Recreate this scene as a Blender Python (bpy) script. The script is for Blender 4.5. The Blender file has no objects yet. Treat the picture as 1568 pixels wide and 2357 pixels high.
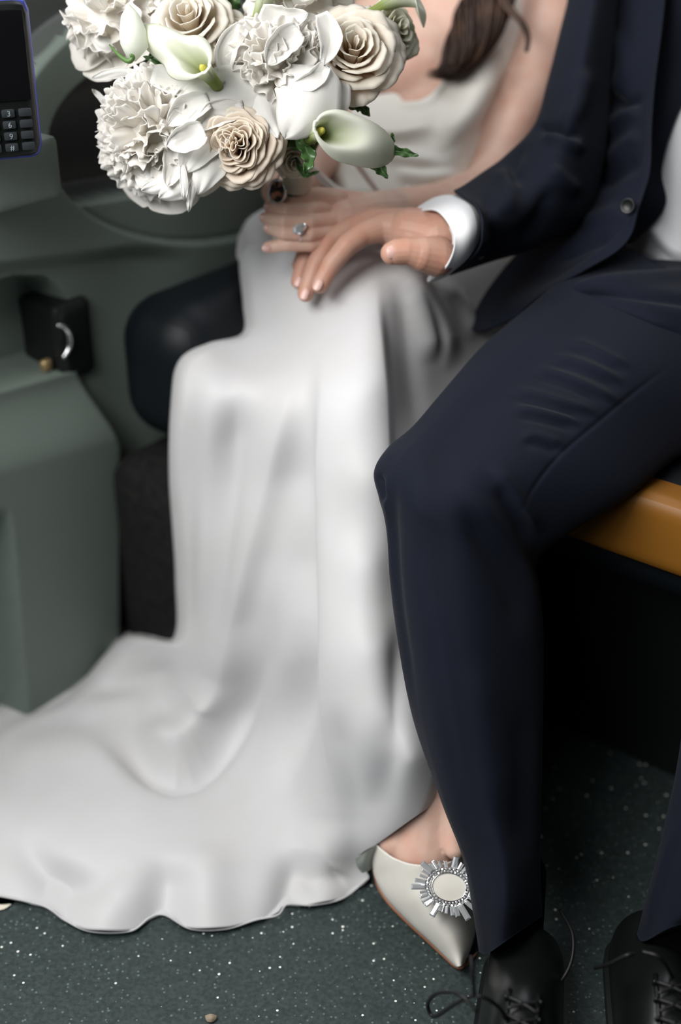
import bpy, math, random
import numpy as np
from mathutils import Vector, Matrix
# ------------------------------------------------------------------ camera, world, lights
sc = bpy.context.scene
COL = sc.collection
PITCH = math.radians(30.0); CAMH = 0.965; FPX = 2946.0; CX, CY = 784.0, 1178.5
cam_d = bpy.data.cameras.new('camera'); cam = bpy.data.objects.new('camera', cam_d); COL.objects.link(cam)
cam.location = (0, 0, CAMH); cam.rotation_euler = (math.pi/2 - PITCH, 0, 0)
cam_d.sensor_fit = 'VERTICAL'; cam_d.sensor_height = 36.0; cam_d.lens = FPX*36.0/2357.0
cam_d.clip_start = 0.02; cam_d.clip_end = 60
cam_d.dof.use_dof = True; cam_d.dof.focus_distance = 1.145; cam_d.dof.aperture_fstop = 1.7
sc.camera = cam
sc.view_settings.view_transform = 'Standard'; sc.view_settings.look = 'None'
sc.view_settings.exposure = 0.1; sc.view_settings.gamma = 1.0; sc.view_settings.use_curve_mapping = False
w = bpy.data.worlds.new('world'); sc.world = w; w.use_nodes = True
w.node_tree.nodes['Background'].inputs[0].default_value = (0.80, 0.90, 1.0, 1)
w.node_tree.nodes['Background'].inputs[1].default_value = 0.35
sc.cycles.diffuse_bounces = 8
def area(name, loc, target, sx, sy, power, color):
    d = bpy.data.lights.new(name, 'AREA'); d.shape = 'RECTANGLE'; d.size = sx; d.size_y = sy
    d.energy = power; d.color = color
    o = bpy.data.objects.new(name, d); COL.objects.link(o); o.location = loc
    o.rotation_euler = (Vector(target) - Vector(loc)).to_track_quat('-Z', 'Y').to_euler()
    return o
# daylight from the near-side window, dim rear-window fill, and an added front fill lamp
area('window_daylight', (-0.64, 0.68, 1.28), (0.1, 1.1, 0.35), 1.1, 0.5, 20, (1.0, 0.985, 0.965))
area('rear_window_daylight', (0.30, 1.45, 1.50), (0.1, 1.15, 0.4), 0.9, 0.5, 4, (0.95, 0.97, 1.0))
area('front_fill', (-0.72, -0.30, 1.42), (0.0, 1.25, 0.7), 0.7, 0.6, 8, (0.93, 0.97, 1.0))  # added fill lamp on the camera side, brightens the bouquet and dress front

# ------------------------------------------------------------------ helpers
RX = np.array([1.0, 0, 0]); FW = np.array([0, math.cos(PITCH), -math.sin(PITCH)]); UP = np.array([0, math.sin(PITCH), math.cos(PITCH)])
C0 = np.array([0, 0, CAMH])
def W(px, py, d):
    px = np.asarray(px, float); py = np.asarray(py, float); d = np.asarray(d, float)
    a = ((px-CX)/FPX*d)[..., None]*RX; b = (-(py-CY)/FPX*d)[..., None]*UP
    return C0 + a + b + d[..., None]*FW
def ray(px, py): return W(px, py, 1.0) - C0
def dz(px, py, z): return (z-CAMH)/ray(px, py)[..., 2]
def dy(px, py, y): return y/ray(px, py)[..., 1]
EU = np.array([0.615, 0.7885, 0]); EV = np.array([0.7885, -0.615, 0])   # cab axes: towards its back / across the seat
def cab(u, v, z): return u*EU + v*EV + np.array([0, 0, z])
def dv(px, py, v): return v/(ray(px, py) @ EV)

ORG = {}
def link(o, parent, wc):
    wc = np.asarray(wc, float)
    if parent is not None:
        o.parent = parent; o.location = Vector(wc - ORG[parent.name])
    else: o.location = Vector(wc)
    ORG[o.name] = wc
    COL.objects.link(o); return o
def empty(name, loc, label=None, cat=None, group=None, parent=None):
    o = bpy.data.objects.new(name, None); o.empty_display_size = 0.03
    link(o, parent, loc); tag(o, label, cat, group); return o
def tag(o, label=None, cat=None, group=None, kind=None):
    if label: o['label'] = label
    if cat: o['category'] = cat
    if group: o['group'] = group
    if kind: o['kind'] = kind
    return o
def add_mesh(name, V, F, mat, parent=None, smooth=True, mod=None):
    V = np.asarray(V, float); c = (V.min(0)+V.max(0))/2
    if parent is None: c = np.array([c[0], c[1], V[:, 2].min()])
    me = bpy.data.meshes.new(name)
    me.from_pydata((V-c).tolist(), [], [list(map(int, f)) for f in F])
    if smooth: me.polygons.foreach_set('use_smooth', [True]*len(me.polygons))
    for m in (mat if isinstance(mat, (list, tuple)) else [mat]): me.materials.append(m)
    me.update()
    o = bpy.data.objects.new(name, me); link(o, parent, c)
    if mod: 
        for k in mod: k(o)
    return o
def solid(t, off=0.0):
    def f(o):
        m = o.modifiers.new('s', 'SOLIDIFY'); m.thickness = t; m.offset = off
    return f
def gridF(n, m, wrap=False, flip=False):
    i = np.arange(n-1)[:, None]; j = np.arange(m if wrap else m-1)[None, :]
    a = i*m+j; b = i*m+(j+1) % m; c = (i+1)*m+(j+1) % m; d = (i+1)*m+j
    q = np.stack([a+0*b, b, c, d], -1).reshape(-1, 4)
    return q[:, ::-1] if flip else q
def cr(P, n):
    """Catmull-Rom through P (k,...) at n evenly spread values"""
    P = np.asarray(P, float); k = len(P)
    t = np.asarray(n, float) if not np.isscalar(n) else np.linspace(0, k-1, n)
    i = np.clip(np.floor(t).astype(int), 0, k-2); f = (t-i).reshape((-1,)+(1,)*(P.ndim-1))
    g = lambda j: P[np.clip(j, 0, k-1)]
    p0, p1, p2, p3 = g(i-1), g(i), g(i+1), g(i+2)
    p0 = np.where((i == 0).reshape(f.shape), 2*p1-p2, p0); p3 = np.where((i == k-2).reshape(f.shape), 2*p2-p1, p3)
    return 0.5*((2*p1)+(p2-p0)*f+(2*p0-5*p1+4*p2-p3)*f**2+(3*p1-p0-3*p2+p3)*f**3)
def arc(P, n):
    Q = cr(P, max(60, 4*n)); L = np.r_[0, np.cumsum(np.linalg.norm(np.diff(Q[:, :2], axis=0), axis=1))]
    t = np.linspace(0, L[-1], n); return np.stack([np.interp(t, L, Q[:, c]) for c in range(Q.shape[1])], 1)
def sstep(a, b, x): t = np.clip((x-a)/(b-a+1e-12), 0, 1); return t*t*(3-2*t)
def fold_field(X, Y, folds):
    out = np.zeros_like(X)
    for pts, amp, wl, wr in folds:
        P = arc(np.array(pts, float), max(8, 3*len(pts)))
        best = np.full(X.shape, 1e9); sg = np.zeros(X.shape); par = np.zeros(X.shape); n = len(P)-1
        for k in range(n):
            a, b = P[k], P[k+1]; dx, dyy = b-a; L2 = dx*dx+dyy*dyy+1e-9
            t = np.clip(((X-a[0])*dx+(Y-a[1])*dyy)/L2, 0, 1)
            ex, ey = X-a[0]-t*dx, Y-a[1]-t*dyy; d = np.hypot(ex, ey); m = d < best
            best = np.where(m, d, best); sg = np.where(m, dx*(Y-a[1])-dyy*(X-a[0]), sg); par = np.where(m, (k+t)/n, par)
        wd = np.where(sg > 0, wr, wl)      # sg>0: right-hand side seen along the line on screen (y down)
        tap = sstep(0, .75 if abs(amp) > .02 else .28, par)*sstep(0, .28, 1-par)
        out += amp*tap*np.exp(-(best/wd)**2)
    return out
def normals(P):
    ds = np.gradient(P, axis=0); dt = np.gradient(P, axis=1); n = np.cross(ds, dt)
    n /= np.linalg.norm(n, axis=-1, keepdims=True)+1e-12
    s = np.sign(((C0-P)*n).sum(-1, keepdims=True)); return n*np.where(s == 0, 1, s)
def row_grid(rows, ns, nt):
    R = np.stack([arc(np.array(r, float), nt) for r in rows])           # k,nt,dim
    seg = np.linalg.norm(np.diff(R[:, :, :2], axis=0), axis=-1).mean(1)
    L = np.r_[0, np.cumsum(seg)]; t = np.interp(np.linspace(0, L[-1], ns), L, np.arange(len(rows)))
    return cr(R, t)
def pillow(rows, ns, nt, folds=(), nb=None, pw=0.5):
    """closed padded loft: each row is a screen polyline of (px, py, depth, half thickness)"""
    G = row_grid(rows, ns, nt); tau = np.linspace(-1, 1, nt)
    tau = np.sin(tau*math.pi/2)                                         # denser at the edges
    idx = (tau+1)/2*(nt-1); i0 = np.clip(idx.astype(int), 0, nt-2); f = (idx-i0)[None, :, None]
    G = G[:, i0]*(1-f)+G[:, i0+1]*f
    prof = np.clip(1-tau**2, 0, 1)**pw
    front = W(G[..., 0], G[..., 1], G[..., 2]-G[..., 3]*prof[None])
    if folds:
        front = front + normals(front)*(fold_field(G[..., 0], G[..., 1], folds)*np.clip(prof*1.6, 0, 1)[None])[..., None]
    nb = nb or max(8, nt//3); j = np.linspace(nt-1, 0, nb+2)[1:-1].astype(int)
    back = W(G[:, j, 0], G[:, j, 1], G[:, j, 2]+G[:, j, 3]*prof[j][None])
    V = np.concatenate([front, back], 1); m = V.shape[1]
    return V.reshape(-1, 3), gridF(ns, m, wrap=True), m
def cap_ends(V, F, m):
    n = len(V)//m; F = list(map(list, F)); F.append(list(range(m))); F.append(list(range((n-1)*m, n*m))[::-1]); return F
def sheet(rows, ns, nt, folds=(), depth=None, round_edge=0.0, re_w=0.06, zmin=None, hang=None):
    G = row_grid(rows, ns, nt); X, Y = G[..., 0], G[..., 1]
    D = depth(X, Y) if depth is not None else G[..., 2]
    if hang:                                                            # cloth hangs: it never leans back under itself
        ry_ = ray(X, Y)[..., 1]; yw = D*ry_; yb = yw.copy()
        for _ in range(4):
            for ax, hw in ((0, 22), (1, 12)):
                yt = np.swapaxes(yb, 0, ax); n_ = len(yt); pad = np.concatenate([2*yt[:1]-yt[hw:0:-1], yt, 2*yt[-1:]-yt[-2:-hw-2:-1]])
                cs = np.concatenate([np.zeros_like(pad[:1]), np.cumsum(pad, 0)]); yb = np.swapaxes((cs[2*hw+1:]-cs[:n_])/(2*hw+1), 0, ax)
        wt = (sstep(hang[0], hang[0]+170, Y)*sstep(hang[1], hang[1]-420, Y)); D = (yb*wt+yw*(1-wt))/ry_
    if round_edge:
        t = np.linspace(0, 1, nt); e = np.minimum(t, 1-t)/re_w; e = np.clip(1-e, 0, 1)
        D = D + round_edge*(1-np.sqrt(np.clip(1-e**2, 0, 1)))[None]
    P = W(X, Y, D)
    if len(folds): P = P + normals(P)*fold_field(X, Y, folds)[..., None]
    if zmin is not None: P[..., 2] = np.where(P[..., 2] < zmin, zmin+0.0*P[..., 2], P[..., 2])
    return P
def tps(pts, reg=0.004):
    """smooth depth field through (px, py, kind, value)"""
    A = np.array([(p[0], p[1]) for p in pts], float)/500.0; d = []
    for px, py, k, v in pts: d.append(v if k == 'd' else float(dy(px, py, v)) if k == 'y' else float(dz(px, py, v)))
    n = len(A); r = np.linalg.norm(A[:, None]-A[None], axis=-1)
    ker = lambda r: np.where(r > 1e-9, r**2*np.log(r+1e-12), 0)
    K = ker(r)+np.eye(n)*reg; Pm = np.c_[np.ones(n), A]
    M = np.block([[K, Pm], [Pm.T, np.zeros((3, 3))]]); s = np.linalg.solve(M, np.r_[np.array(d), 0, 0, 0])
    def f(X, Y):
        Q = np.stack([X, Y], -1).reshape(-1, 2)/500.0
        o = ker(np.linalg.norm(Q[:, None]-A[None], axis=-1)) @ s[:n]+s[n]+Q @ s[n+1:]
        return o.reshape(np.shape(X))
    return f
def frame(d, up=(0, 0, 1)):
    d = np.asarray(d, float); d = d/np.linalg.norm(d); u = np.asarray(up, float)
    if abs(d @ u) > 0.98: u = np.array([0, 1.0, 0])
    a = np.cross(u, d); a /= np.linalg.norm(a); b = np.cross(d, a); return a, b, d
def capsule(p0, p1, r0, r1, n=18, flat=1.0, fdir=None):
    p0, p1 = np.asarray(p0, float), np.asarray(p1, float); d = p1-p0; L = np.linalg.norm(d)+1e-9
    a, b, d = frame(d/L, fdir if fdir is not None else (0, 0, 1)); V = []; k = 6
    for i in range(k+1):
        th = math.pi/2*(i/k); V.append((-r0*math.cos(th), r0*math.sin(th)))
    for i in range(k+1):
        th = math.pi/2*(i/k); V.append((L+r1*math.sin(th), r1*math.cos(th)))
    P = []; ph = np.linspace(0, 2*math.pi, n, endpoint=False)
    for h, r in V:
        r = max(r, 1e-5); P.append(p0+d*h+np.outer(np.cos(ph), a)*r+np.outer(np.sin(ph), b)*r*flat)
    P = np.concatenate(P); F = list(map(list, gridF(len(V), n, wrap=True))); F.append(list(range(n))[::-1]); F.append(list(range(len(P)-n, len(P))))
    return P, F
def merge(parts):
    V, F, o = [], [], 0
    for v, f in parts:
        V.append(np.asarray(v)); F += [[int(i)+o for i in q] for q in f]; o += len(v)
    return np.concatenate(V), F
def blob(caps, voxel, iters):
    """one continuous skin around a set of tapered limbs"""
    V, F = merge([capsule(*c) for c in caps]); me = bpy.data.meshes.new('tmp'); me.from_pydata(V.tolist(), [], F)
    o = bpy.data.objects.new('tmp', me); COL.objects.link(o)
    m = o.modifiers.new('r', 'REMESH'); m.mode = 'VOXEL'; m.voxel_size = voxel
    m = o.modifiers.new('s', 'SMOOTH'); m.factor = 0.5; m.iterations = iters
    dg = bpy.context.evaluated_depsgraph_get(); ev = o.evaluated_get(dg); e = ev.to_mesh()
    n = len(e.vertices); co = np.zeros(n*3); e.vertices.foreach_get('co', co); F = [list(p.vertices) for p in e.polygons]
    ev.to_mesh_clear(); bpy.data.objects.remove(o); bpy.data.meshes.remove(me)
    return co.reshape(-1, 3), F
def tube(P, r, n=8, close=True):
    P = np.asarray(P, float); r = np.broadcast_to(np.asarray(r, float), (len(P),)); T = np.gradient(P, axis=0)
    T /= np.linalg.norm(T, axis=1, keepdims=True)+1e-12; a = frame(T[0])[0]; R = []; ph = np.linspace(0, 2*math.pi, n, endpoint=False)
    for i in range(len(P)):
        a = a-T[i]*(a @ T[i]); a /= np.linalg.norm(a)+1e-12; b = np.cross(T[i], a)
        R.append(P[i]+r[i]*(np.outer(np.cos(ph), a)+np.outer(np.sin(ph), b)))
    V = np.concatenate(R); F = list(map(list, gridF(len(P), n, wrap=True)))
    F.append(list(range(n))[::-1]); F.append(list(range(len(V)-n, len(V)))); return V, F
def rbox(c, sx, sy, sz, ax, ay, az, r=0.2, n=6):
    """rounded box (superellipsoid-like) with half sizes sx, sy, sz along the axes"""
    s = np.linspace(-1, 1, 2*n+1); V, F, o = [], [], 0
    for k in range(3):
        for sg in (-1, 1):
            A, B = np.meshgrid(s, s, indexing='ij'); Cc = np.full_like(A, sg); q = [None]*3
            q[k] = Cc; q[(k+1) % 3] = A; q[(k+2) % 3] = B; Q = np.stack(q, -1).reshape(-1, 3)
            S = np.array([sx, sy, sz]); rad = r*S.min(); core = np.sign(Q)*np.minimum(np.abs(Q)*S, S-rad)
            dlt = Q*S-core; nn = np.linalg.norm(dlt, axis=1, keepdims=True); Q2 = core+dlt/np.maximum(nn, 1e-9)*rad
            V.append(np.asarray(c)+Q2[:, :1]*ax+Q2[:, 1:2]*ay+Q2[:, 2:]*az)
            F += [[int(i)+o for i in f] for f in gridF(2*n+1, 2*n+1, flip=sg < 0)]; o += (2*n+1)**2
    return np.concatenate(V), F

# ------------------------------------------------------------------ materials
def mat(name, col, rough=0.6, metal=0.0, sheen=0.0, spec=0.5, noise=None, bump=None, sss=0.0, sub=None, trans=0.0, coat=0.0, attr=None, weave=None, translucent=0.0, ior=1.45):
    m = bpy.data.materials.new(name); m.use_nodes = True; nt = m.node_tree; b = nt.nodes['Principled BSDF']
    def S(k, v):
        if k in b.inputs: b.inputs[k].default_value = v
    S('Base Color', (*col, 1)); S('Roughness', rough); S('Metallic', metal); S('Sheen Weight', sheen); S('Specular IOR Level', spec)
    S('Transmission Weight', trans); S('Coat Weight', coat); S('IOR', ior)
    if sss: S('Subsurface Weight', sss); S('Subsurface Scale', 0.01); S('Subsurface Radius', sub or (1, .4, .25))
    tc = nt.nodes.new('ShaderNodeTexCoord'); L = nt.links.new; src = None
    if attr:
        a = nt.nodes.new('ShaderNodeAttribute'); a.attribute_name = attr; src = a.outputs['Color']
    if noise:
        sc_, c2, lo, hi = noise
        n = nt.nodes.new('ShaderNodeTexNoise'); n.inputs['Scale'].default_value = sc_; n.inputs['Detail'].default_value = 4
        L(tc.outputs['Object'], n.inputs['Vector']); r = nt.nodes.new('ShaderNodeMapRange'); r.inputs[1].default_value = lo; r.inputs[2].default_value = hi
        L(n.outputs['Fac'], r.inputs[0]); mx = nt.nodes.new('ShaderNodeMix'); mx.data_type = 'RGBA'
        L(r.outputs[0], mx.inputs[0]); mx.inputs[7].default_value = (*c2, 1)
        if src: L(src, mx.inputs[6])
        else: mx.inputs[6].default_value = (*col, 1)
        src = mx.outputs[2]
    if src: L(src, b.inputs['Base Color'])
    if bump:
        n = nt.nodes.new('ShaderNodeTexNoise'); n.inputs['Scale'].default_value = bump[0]; n.inputs['Detail'].default_value = 5
        L(tc.outputs['Object'], n.inputs['Vector']); bp = nt.nodes.new('ShaderNodeBump'); bp.inputs['Strength'].default_value = bump[1]
        bp.inputs['Distance'].default_value = bump[2]; L(n.outputs['Fac'], bp.inputs['Height']); L(bp.outputs[0], b.inputs['Normal'])
    if weave:
        wv = nt.nodes.new('ShaderNodeTexWave'); wv.inputs['Scale'].default_value = weave[0]; wv.bands_direction = 'DIAGONAL'
        wv.inputs['Distortion'].default_value = 0.6
        L(tc.outputs['Object'], wv.inputs['Vector']); bp = nt.nodes.new('ShaderNodeBump'); bp.inputs['Strength'].default_value = weave[1]
        bp.inputs['Distance'].default_value = 0.0005; L(wv.outputs['Fac'], bp.inputs['Height']); L(bp.outputs[0], b.inputs['Normal'])
    if translucent:
        t = nt.nodes.new('ShaderNodeBsdfTranslucent'); ms = nt.nodes.new('ShaderNodeMixShader'); ms.inputs[0].default_value = translucent
        t.inputs['Color'].default_value = (*col, 1)
        if src: L(src, t.inputs['Color'])
        L(b.outputs[0], ms.inputs[1]); L(t.outputs[0], ms.inputs[2]); L(ms.outputs[0], nt.nodes['Material Output'].inputs['Surface'])
    return m
M = dict(
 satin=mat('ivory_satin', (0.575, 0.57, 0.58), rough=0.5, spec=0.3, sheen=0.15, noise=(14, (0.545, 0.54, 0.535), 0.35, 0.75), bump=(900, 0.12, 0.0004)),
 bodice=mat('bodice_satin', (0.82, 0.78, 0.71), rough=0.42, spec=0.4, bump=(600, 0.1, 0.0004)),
 lining=mat('lining', (0.36, 0.38, 0.35), rough=0.5),
 skin_b=mat('bride_skin', (0.72, 0.49, 0.395), rough=0.5, spec=0.35, sss=0.2, noise=(45, (0.68, 0.40, 0.31), 0.4, 0.75), bump=(350, 0.12, 0.0005)),
 skin_g=mat('groom_skin', (0.55, 0.325, 0.245), rough=0.48, spec=0.4, sss=0.15, noise=(38, (0.54, 0.26, 0.18), 0.42, 0.72), bump=(420, 0.18, 0.0006)),
 nail=mat('fingernail', (0.72, 0.46, 0.40), rough=0.25, spec=0.5),
 wool=mat('navy_wool', (0.0056, 0.0080, 0.0168), rough=0.75, spec=0.16, sheen=0.035, noise=(9, (0.0046, 0.0067, 0.014), 0.35, 0.7), weave=(420, 0.35)),
 wool2=mat('navy_wool_dark', (0.008, 0.010, 0.018), rough=0.9, spec=0.2, sheen=0.02, weave=(420, 0.3)),
 thread=mat('navy_thread', (0.006, 0.008, 0.014), rough=0.9),
 shirt=mat('white_cotton', (0.80, 0.80, 0.81), rough=0.8, bump=(1200, 0.2, 0.0003)),
 hair=mat('brown_hair', (0.035, 0.016, 0.009), rough=0.4, spec=0.5, noise=(30, (0.10, 0.05, 0.028), 0.45, 0.75)),
 peony=mat('white_petal', (0.90, 0.88, 0.85), rough=0.5, spec=0.25, attr='Col', translucent=0.42),
 green=mat('leaf_green', (0.035, 0.085, 0.022), rough=0.32, spec=0.6, noise=(60, (0.06, 0.13, 0.04), 0.4, 0.7)),
 stem=mat('stem_green', (0.08, 0.16, 0.04), rough=0.45),
 yellow=mat('spadix_yellow', (0.55, 0.50, 0.08), rough=0.6, bump=(900, 0.5, 0.001)),
 ribbon=mat('cream_ribbon', (0.72, 0.66, 0.55), rough=0.4),
 white_ribbon=mat('white_ribbon', (0.85, 0.85, 0.84), rough=0.35),
 silver=mat('silver', (0.75, 0.75, 0.76), rough=0.18, metal=1.0),
 crystal=mat('crystal', (0.93, 0.94, 0.96), rough=0.04, metal=0.65, spec=1.0, coat=1.0),
 shoe=mat('ivory_shoe_satin', (0.74, 0.71, 0.645), rough=0.24, spec=0.5, sheen=0.1, noise=(20, (0.64, 0.61, 0.545), 0.4, 0.7)),
 sole=mat('tan_leather', (0.33, 0.14, 0.07), rough=0.5),
 black=mat('black_leather', (0.006, 0.007, 0.007), rough=0.34, spec=0.45, bump=(160, 0.25, 0.0008)),
 sock=mat('black_cotton', (0.004, 0.004, 0.005), rough=0.95, spec=0.1),
 lace=mat('black_lace', (0.008, 0.008, 0.009), rough=0.5, spec=0.5),
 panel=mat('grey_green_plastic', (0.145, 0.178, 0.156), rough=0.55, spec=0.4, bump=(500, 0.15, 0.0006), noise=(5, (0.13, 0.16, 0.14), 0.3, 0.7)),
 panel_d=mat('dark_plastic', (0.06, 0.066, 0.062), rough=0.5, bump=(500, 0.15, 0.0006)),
 blk=mat('black_plastic', (0.006, 0.007, 0.007), rough=0.4),
 vinyl=mat('black_seat_vinyl', (0.004, 0.006, 0.008), rough=0.5, spec=0.25, bump=(120, 0.15, 0.001)),
 carpet=mat('charcoal_carpet', (0.012, 0.013, 0.0125), rough=0.95, spec=0.1, bump=(700, 0.8, 0.002), noise=(90, (0.02, 0.02, 0.019), 0.4, 0.7)),
 orange=mat('orange_trim', (0.23, 0.092, 0.009), rough=0.5),
 blue=mat('blue_plastic', (0.05, 0.07, 0.42), rough=0.35),
 glass=mat('screen_glass', (0.004, 0.004, 0.005), rough=0.08, spec=0.6),
 keyc=mat('key_grey', (0.03, 0.035, 0.04), rough=0.4),
 ink=mat('key_print', (0.30, 0.36, 0.38), rough=0.5),
 brass=mat('brass', (0.55, 0.40, 0.20), rough=0.35, metal=0.8),
 pict=mat('portrait_print', (0.02, 0.02, 0.02), rough=0.2, noise=(110, (0.5, 0.22, 0.14), 0.5, 0.56)),
 dry=mat('dry_leaf', (0.30, 0.24, 0.17), rough=0.7),
)
def floor_mat():
    m = bpy.data.materials.new('speckled_vinyl'); m.use_nodes = True; nt = m.node_tree; b = nt.nodes['Principled BSDF']; L = nt.links.new
    tc = nt.nodes.new('ShaderNodeTexCoord')
    def specks(scale, thr, dens):
        v = nt.nodes.new('ShaderNodeTexVoronoi'); v.inputs['Scale'].default_value = scale; L(tc.outputs['Object'], v.inputs['Vector'])
        a = nt.nodes.new('ShaderNodeMath'); a.operation = 'LESS_THAN'; a.inputs[1].default_value = thr; L(v.outputs['Distance'], a.inputs[0])
        s = nt.nodes.new('ShaderNodeSeparateColor'); L(v.outputs['Color'], s.inputs[0])
        g = nt.nodes.new('ShaderNodeMath'); g.operation = 'LESS_THAN'; g.inputs[1].default_value = dens; L(s.outputs[0], g.inputs[0])
        p = nt.nodes.new('ShaderNodeMath'); p.operation = 'MULTIPLY'; L(a.outputs[0], p.inputs[0]); L(g.outputs[0], p.inputs[1]); return p.outputs[0]
    n = nt.nodes.new('ShaderNodeTexNoise'); n.inputs['Scale'].default_value = 260; n.inputs['Detail'].default_value = 3; L(tc.outputs['Object'], n.inputs['Vector'])
    cr_ = nt.nodes.new('ShaderNodeValToRGB'); cr_.color_ramp.elements[0].position = 0.35; cr_.color_ramp.elements[1].position = 0.75
    cr_.color_ramp.elements[0].color = (0.022, 0.034, 0.033, 1); cr_.color_ramp.elements[1].color = (0.048, 0.066, 0.064, 1); L(n.outputs['Fac'], cr_.inputs[0])
    prev = cr_.outputs[0]
    for scl, thr, dens, c in ((190, 0.22, 0.55, (0.11, 0.15, 0.14, 1)), (105, 0.125, 0.34, (0.80, 0.84, 0.78, 1)), (62, 0.085, 0.16, (0.97, 0.95, 0.88, 1))):
        mx = nt.nodes.new('ShaderNodeMix'); mx.data_type = 'RGBA'; L(specks(scl, thr, dens), mx.inputs[0]); L(prev, mx.inputs[6]); mx.inputs[7].default_value = c; prev = mx.outputs[2]
    L(prev, b.inputs['Base Color']); b.inputs['Roughness'].default_value = 0.5; b.inputs['Specular IOR Level'].default_value = 0.4
    bp = nt.nodes.new('ShaderNodeBump'); bp.inputs['Strength'].default_value = 0.4; bp.inputs['Distance'].default_value = 0.001
    L(n.outputs['Fac'], bp.inputs['Height']); L(bp.outputs[0], b.inputs['Normal']); return m
M['floor'] = floor_mat()

# ------------------------------------------------------------------ the cab: floor, side wall, seat
VW = -1.042
V, F = rbox((0.0, 0.9, -0.02), 1.6, 1.6, 0.02, np.array([1, 0, 0.]), np.array([0, 1., 0]), np.array([0, 0, 1.]), r=0.1, n=1)
tag(add_mesh('floor', V, F, M['floor'], smooth=False), 'dark green speckled vinyl cab floor', kind='structure')

def slab(name, u0, u1, v0, v1, z0, z1, m, lab):
    V, F = rbox(cab((u0+u1)/2, (v0+v1)/2, (z0+z1)/2), (u1-u0)/2, (v1-v0)/2, (z1-z0)/2, EU, EV, np.array([0, 0, 1.]), r=0.1, n=1)
    tag(add_mesh(name, V, F, m, smooth=False), lab, kind='structure')
slab('wall_right', -0.92, 1.70, 0.86, 0.90, 0.0, 1.58, M['panel_d'], 'dark plastic cab side panel beyond the far seat end')
slab('wall_front', -0.96, -0.92, -1.10, 0.90, 0.0, 1.58, M['panel_d'], 'dark cab partition facing the rear seat')
slab('ceiling', -0.96, 1.74, -1.10, 0.90, 1.58, 1.62, M['panel_d'], 'dark cab headlining')
slab('wall_back', 1.70, 1.74, -1.10, 0.86, 0.0, 1.58, M['panel_d'], 'dark cab rear panel behind the bench seat')
def wall_relief(X, Y):
    h = np.zeros_like(X)
    # arched panel with a darker surround above it
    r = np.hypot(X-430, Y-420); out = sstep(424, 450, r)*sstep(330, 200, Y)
    h -= 0.035*out
    # round scooped recess with a slot and a lower lip
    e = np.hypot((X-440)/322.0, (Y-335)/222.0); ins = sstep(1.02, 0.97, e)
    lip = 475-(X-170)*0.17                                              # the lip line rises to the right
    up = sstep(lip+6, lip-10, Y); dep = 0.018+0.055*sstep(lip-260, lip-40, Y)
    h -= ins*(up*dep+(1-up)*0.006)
    groove = np.exp(-((e-1.0)/0.018)**2)*sstep(400, 500, Y); h -= 0.006*groove
    # soft moulded step below
    st = 628-np.minimum(X, 300)*0.13; h -= 0.016*sstep(st-30, st+18, Y)*sstep(460, 260, X)
    # pull pocket
    pk = sstep(640+np.clip(60-X, 0, 400)*0.28+np.clip((X-120)/60, 0, 1)**2*60, 660+np.clip(60-X, 0, 400)*0.28+np.clip((X-120)/60, 0, 1)**2*60, Y)
    pb = 903-X*0.285; pk = pk*sstep(pb+3, pb-8, Y)*sstep(186, 174, X-(Y-690)*0.12)
    h -= 0.055*pk
    # lower door panel: sloping ledge, then flat face
    edge = 188+np.clip((Y-860)/150, 0, 1)*60; low = sstep(pb-2, pb+4, Y)*sstep(edge+3, edge-3, X)
    h += low*(0.010+0.030*sstep(pb+20, pb+170, Y))
    h -= 0.05*sstep(6, -6, X-(Y-1350)*0.09-4)*sstep(1150, 1250, Y)
    return h, out, ins*up
step = 5
xs = np.arange(-760, 1330, step); ys = np.arange(-420, 1720, step)
X, Y = np.meshgrid(xs, ys); h, out, ins = wall_relief(X.astype(float), Y.astype(float))
P = W(X, Y, dv(X, Y, VW)) + h[..., None]*EV
P[..., 2] = np.maximum(P[..., 2], -0.001)
V = P.reshape(-1, 3); F = gridF(len(ys), len(xs))
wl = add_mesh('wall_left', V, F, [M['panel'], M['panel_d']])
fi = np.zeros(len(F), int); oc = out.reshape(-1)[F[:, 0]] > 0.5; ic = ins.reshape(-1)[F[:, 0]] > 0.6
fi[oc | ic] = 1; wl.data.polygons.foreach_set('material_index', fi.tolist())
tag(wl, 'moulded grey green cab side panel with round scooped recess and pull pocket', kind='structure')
# latch housing in the pull pocket, with its crescent handle, and a brass screw
def Pw(px, py, off=0.0): return W(px, py, dv(px, py, VW+off))
lt = empty('door_latch', Pw(135, 760), 'black door latch housing with bright crescent handle in the pull pocket', 'latch')
V, F = rbox(Pw(132, 768, -0.040), 0.026, 0.046, 0.034, EU, np.array([0, 0, 1.]), EV, r=0.35); add_mesh('housing', V, F, M['blk'], lt)
cpt = Pw(128, 790, 0.0); ang = np.linspace(-1.25, 1.35, 14)
V, F = tube([cpt+0.02*(math.cos(a)*EU+math.sin(a)*np.array([0, 0, 1.]))+0.001*EV for a in ang], 0.0035*np.sin(np.linspace(0.25, 2.9, 14))**0.5, 8)
add_mesh('handle', V, F, M['silver'], lt)
V, F = rbox(Pw(106, 840, -0.02), 0.007, 0.007, 0.005, EU, np.array([0, 0, 1.]), EV, r=0.9); tag(add_mesh('screw', V, F, M['brass']), 'small brass screw head below the black door latch', 'screw')

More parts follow.
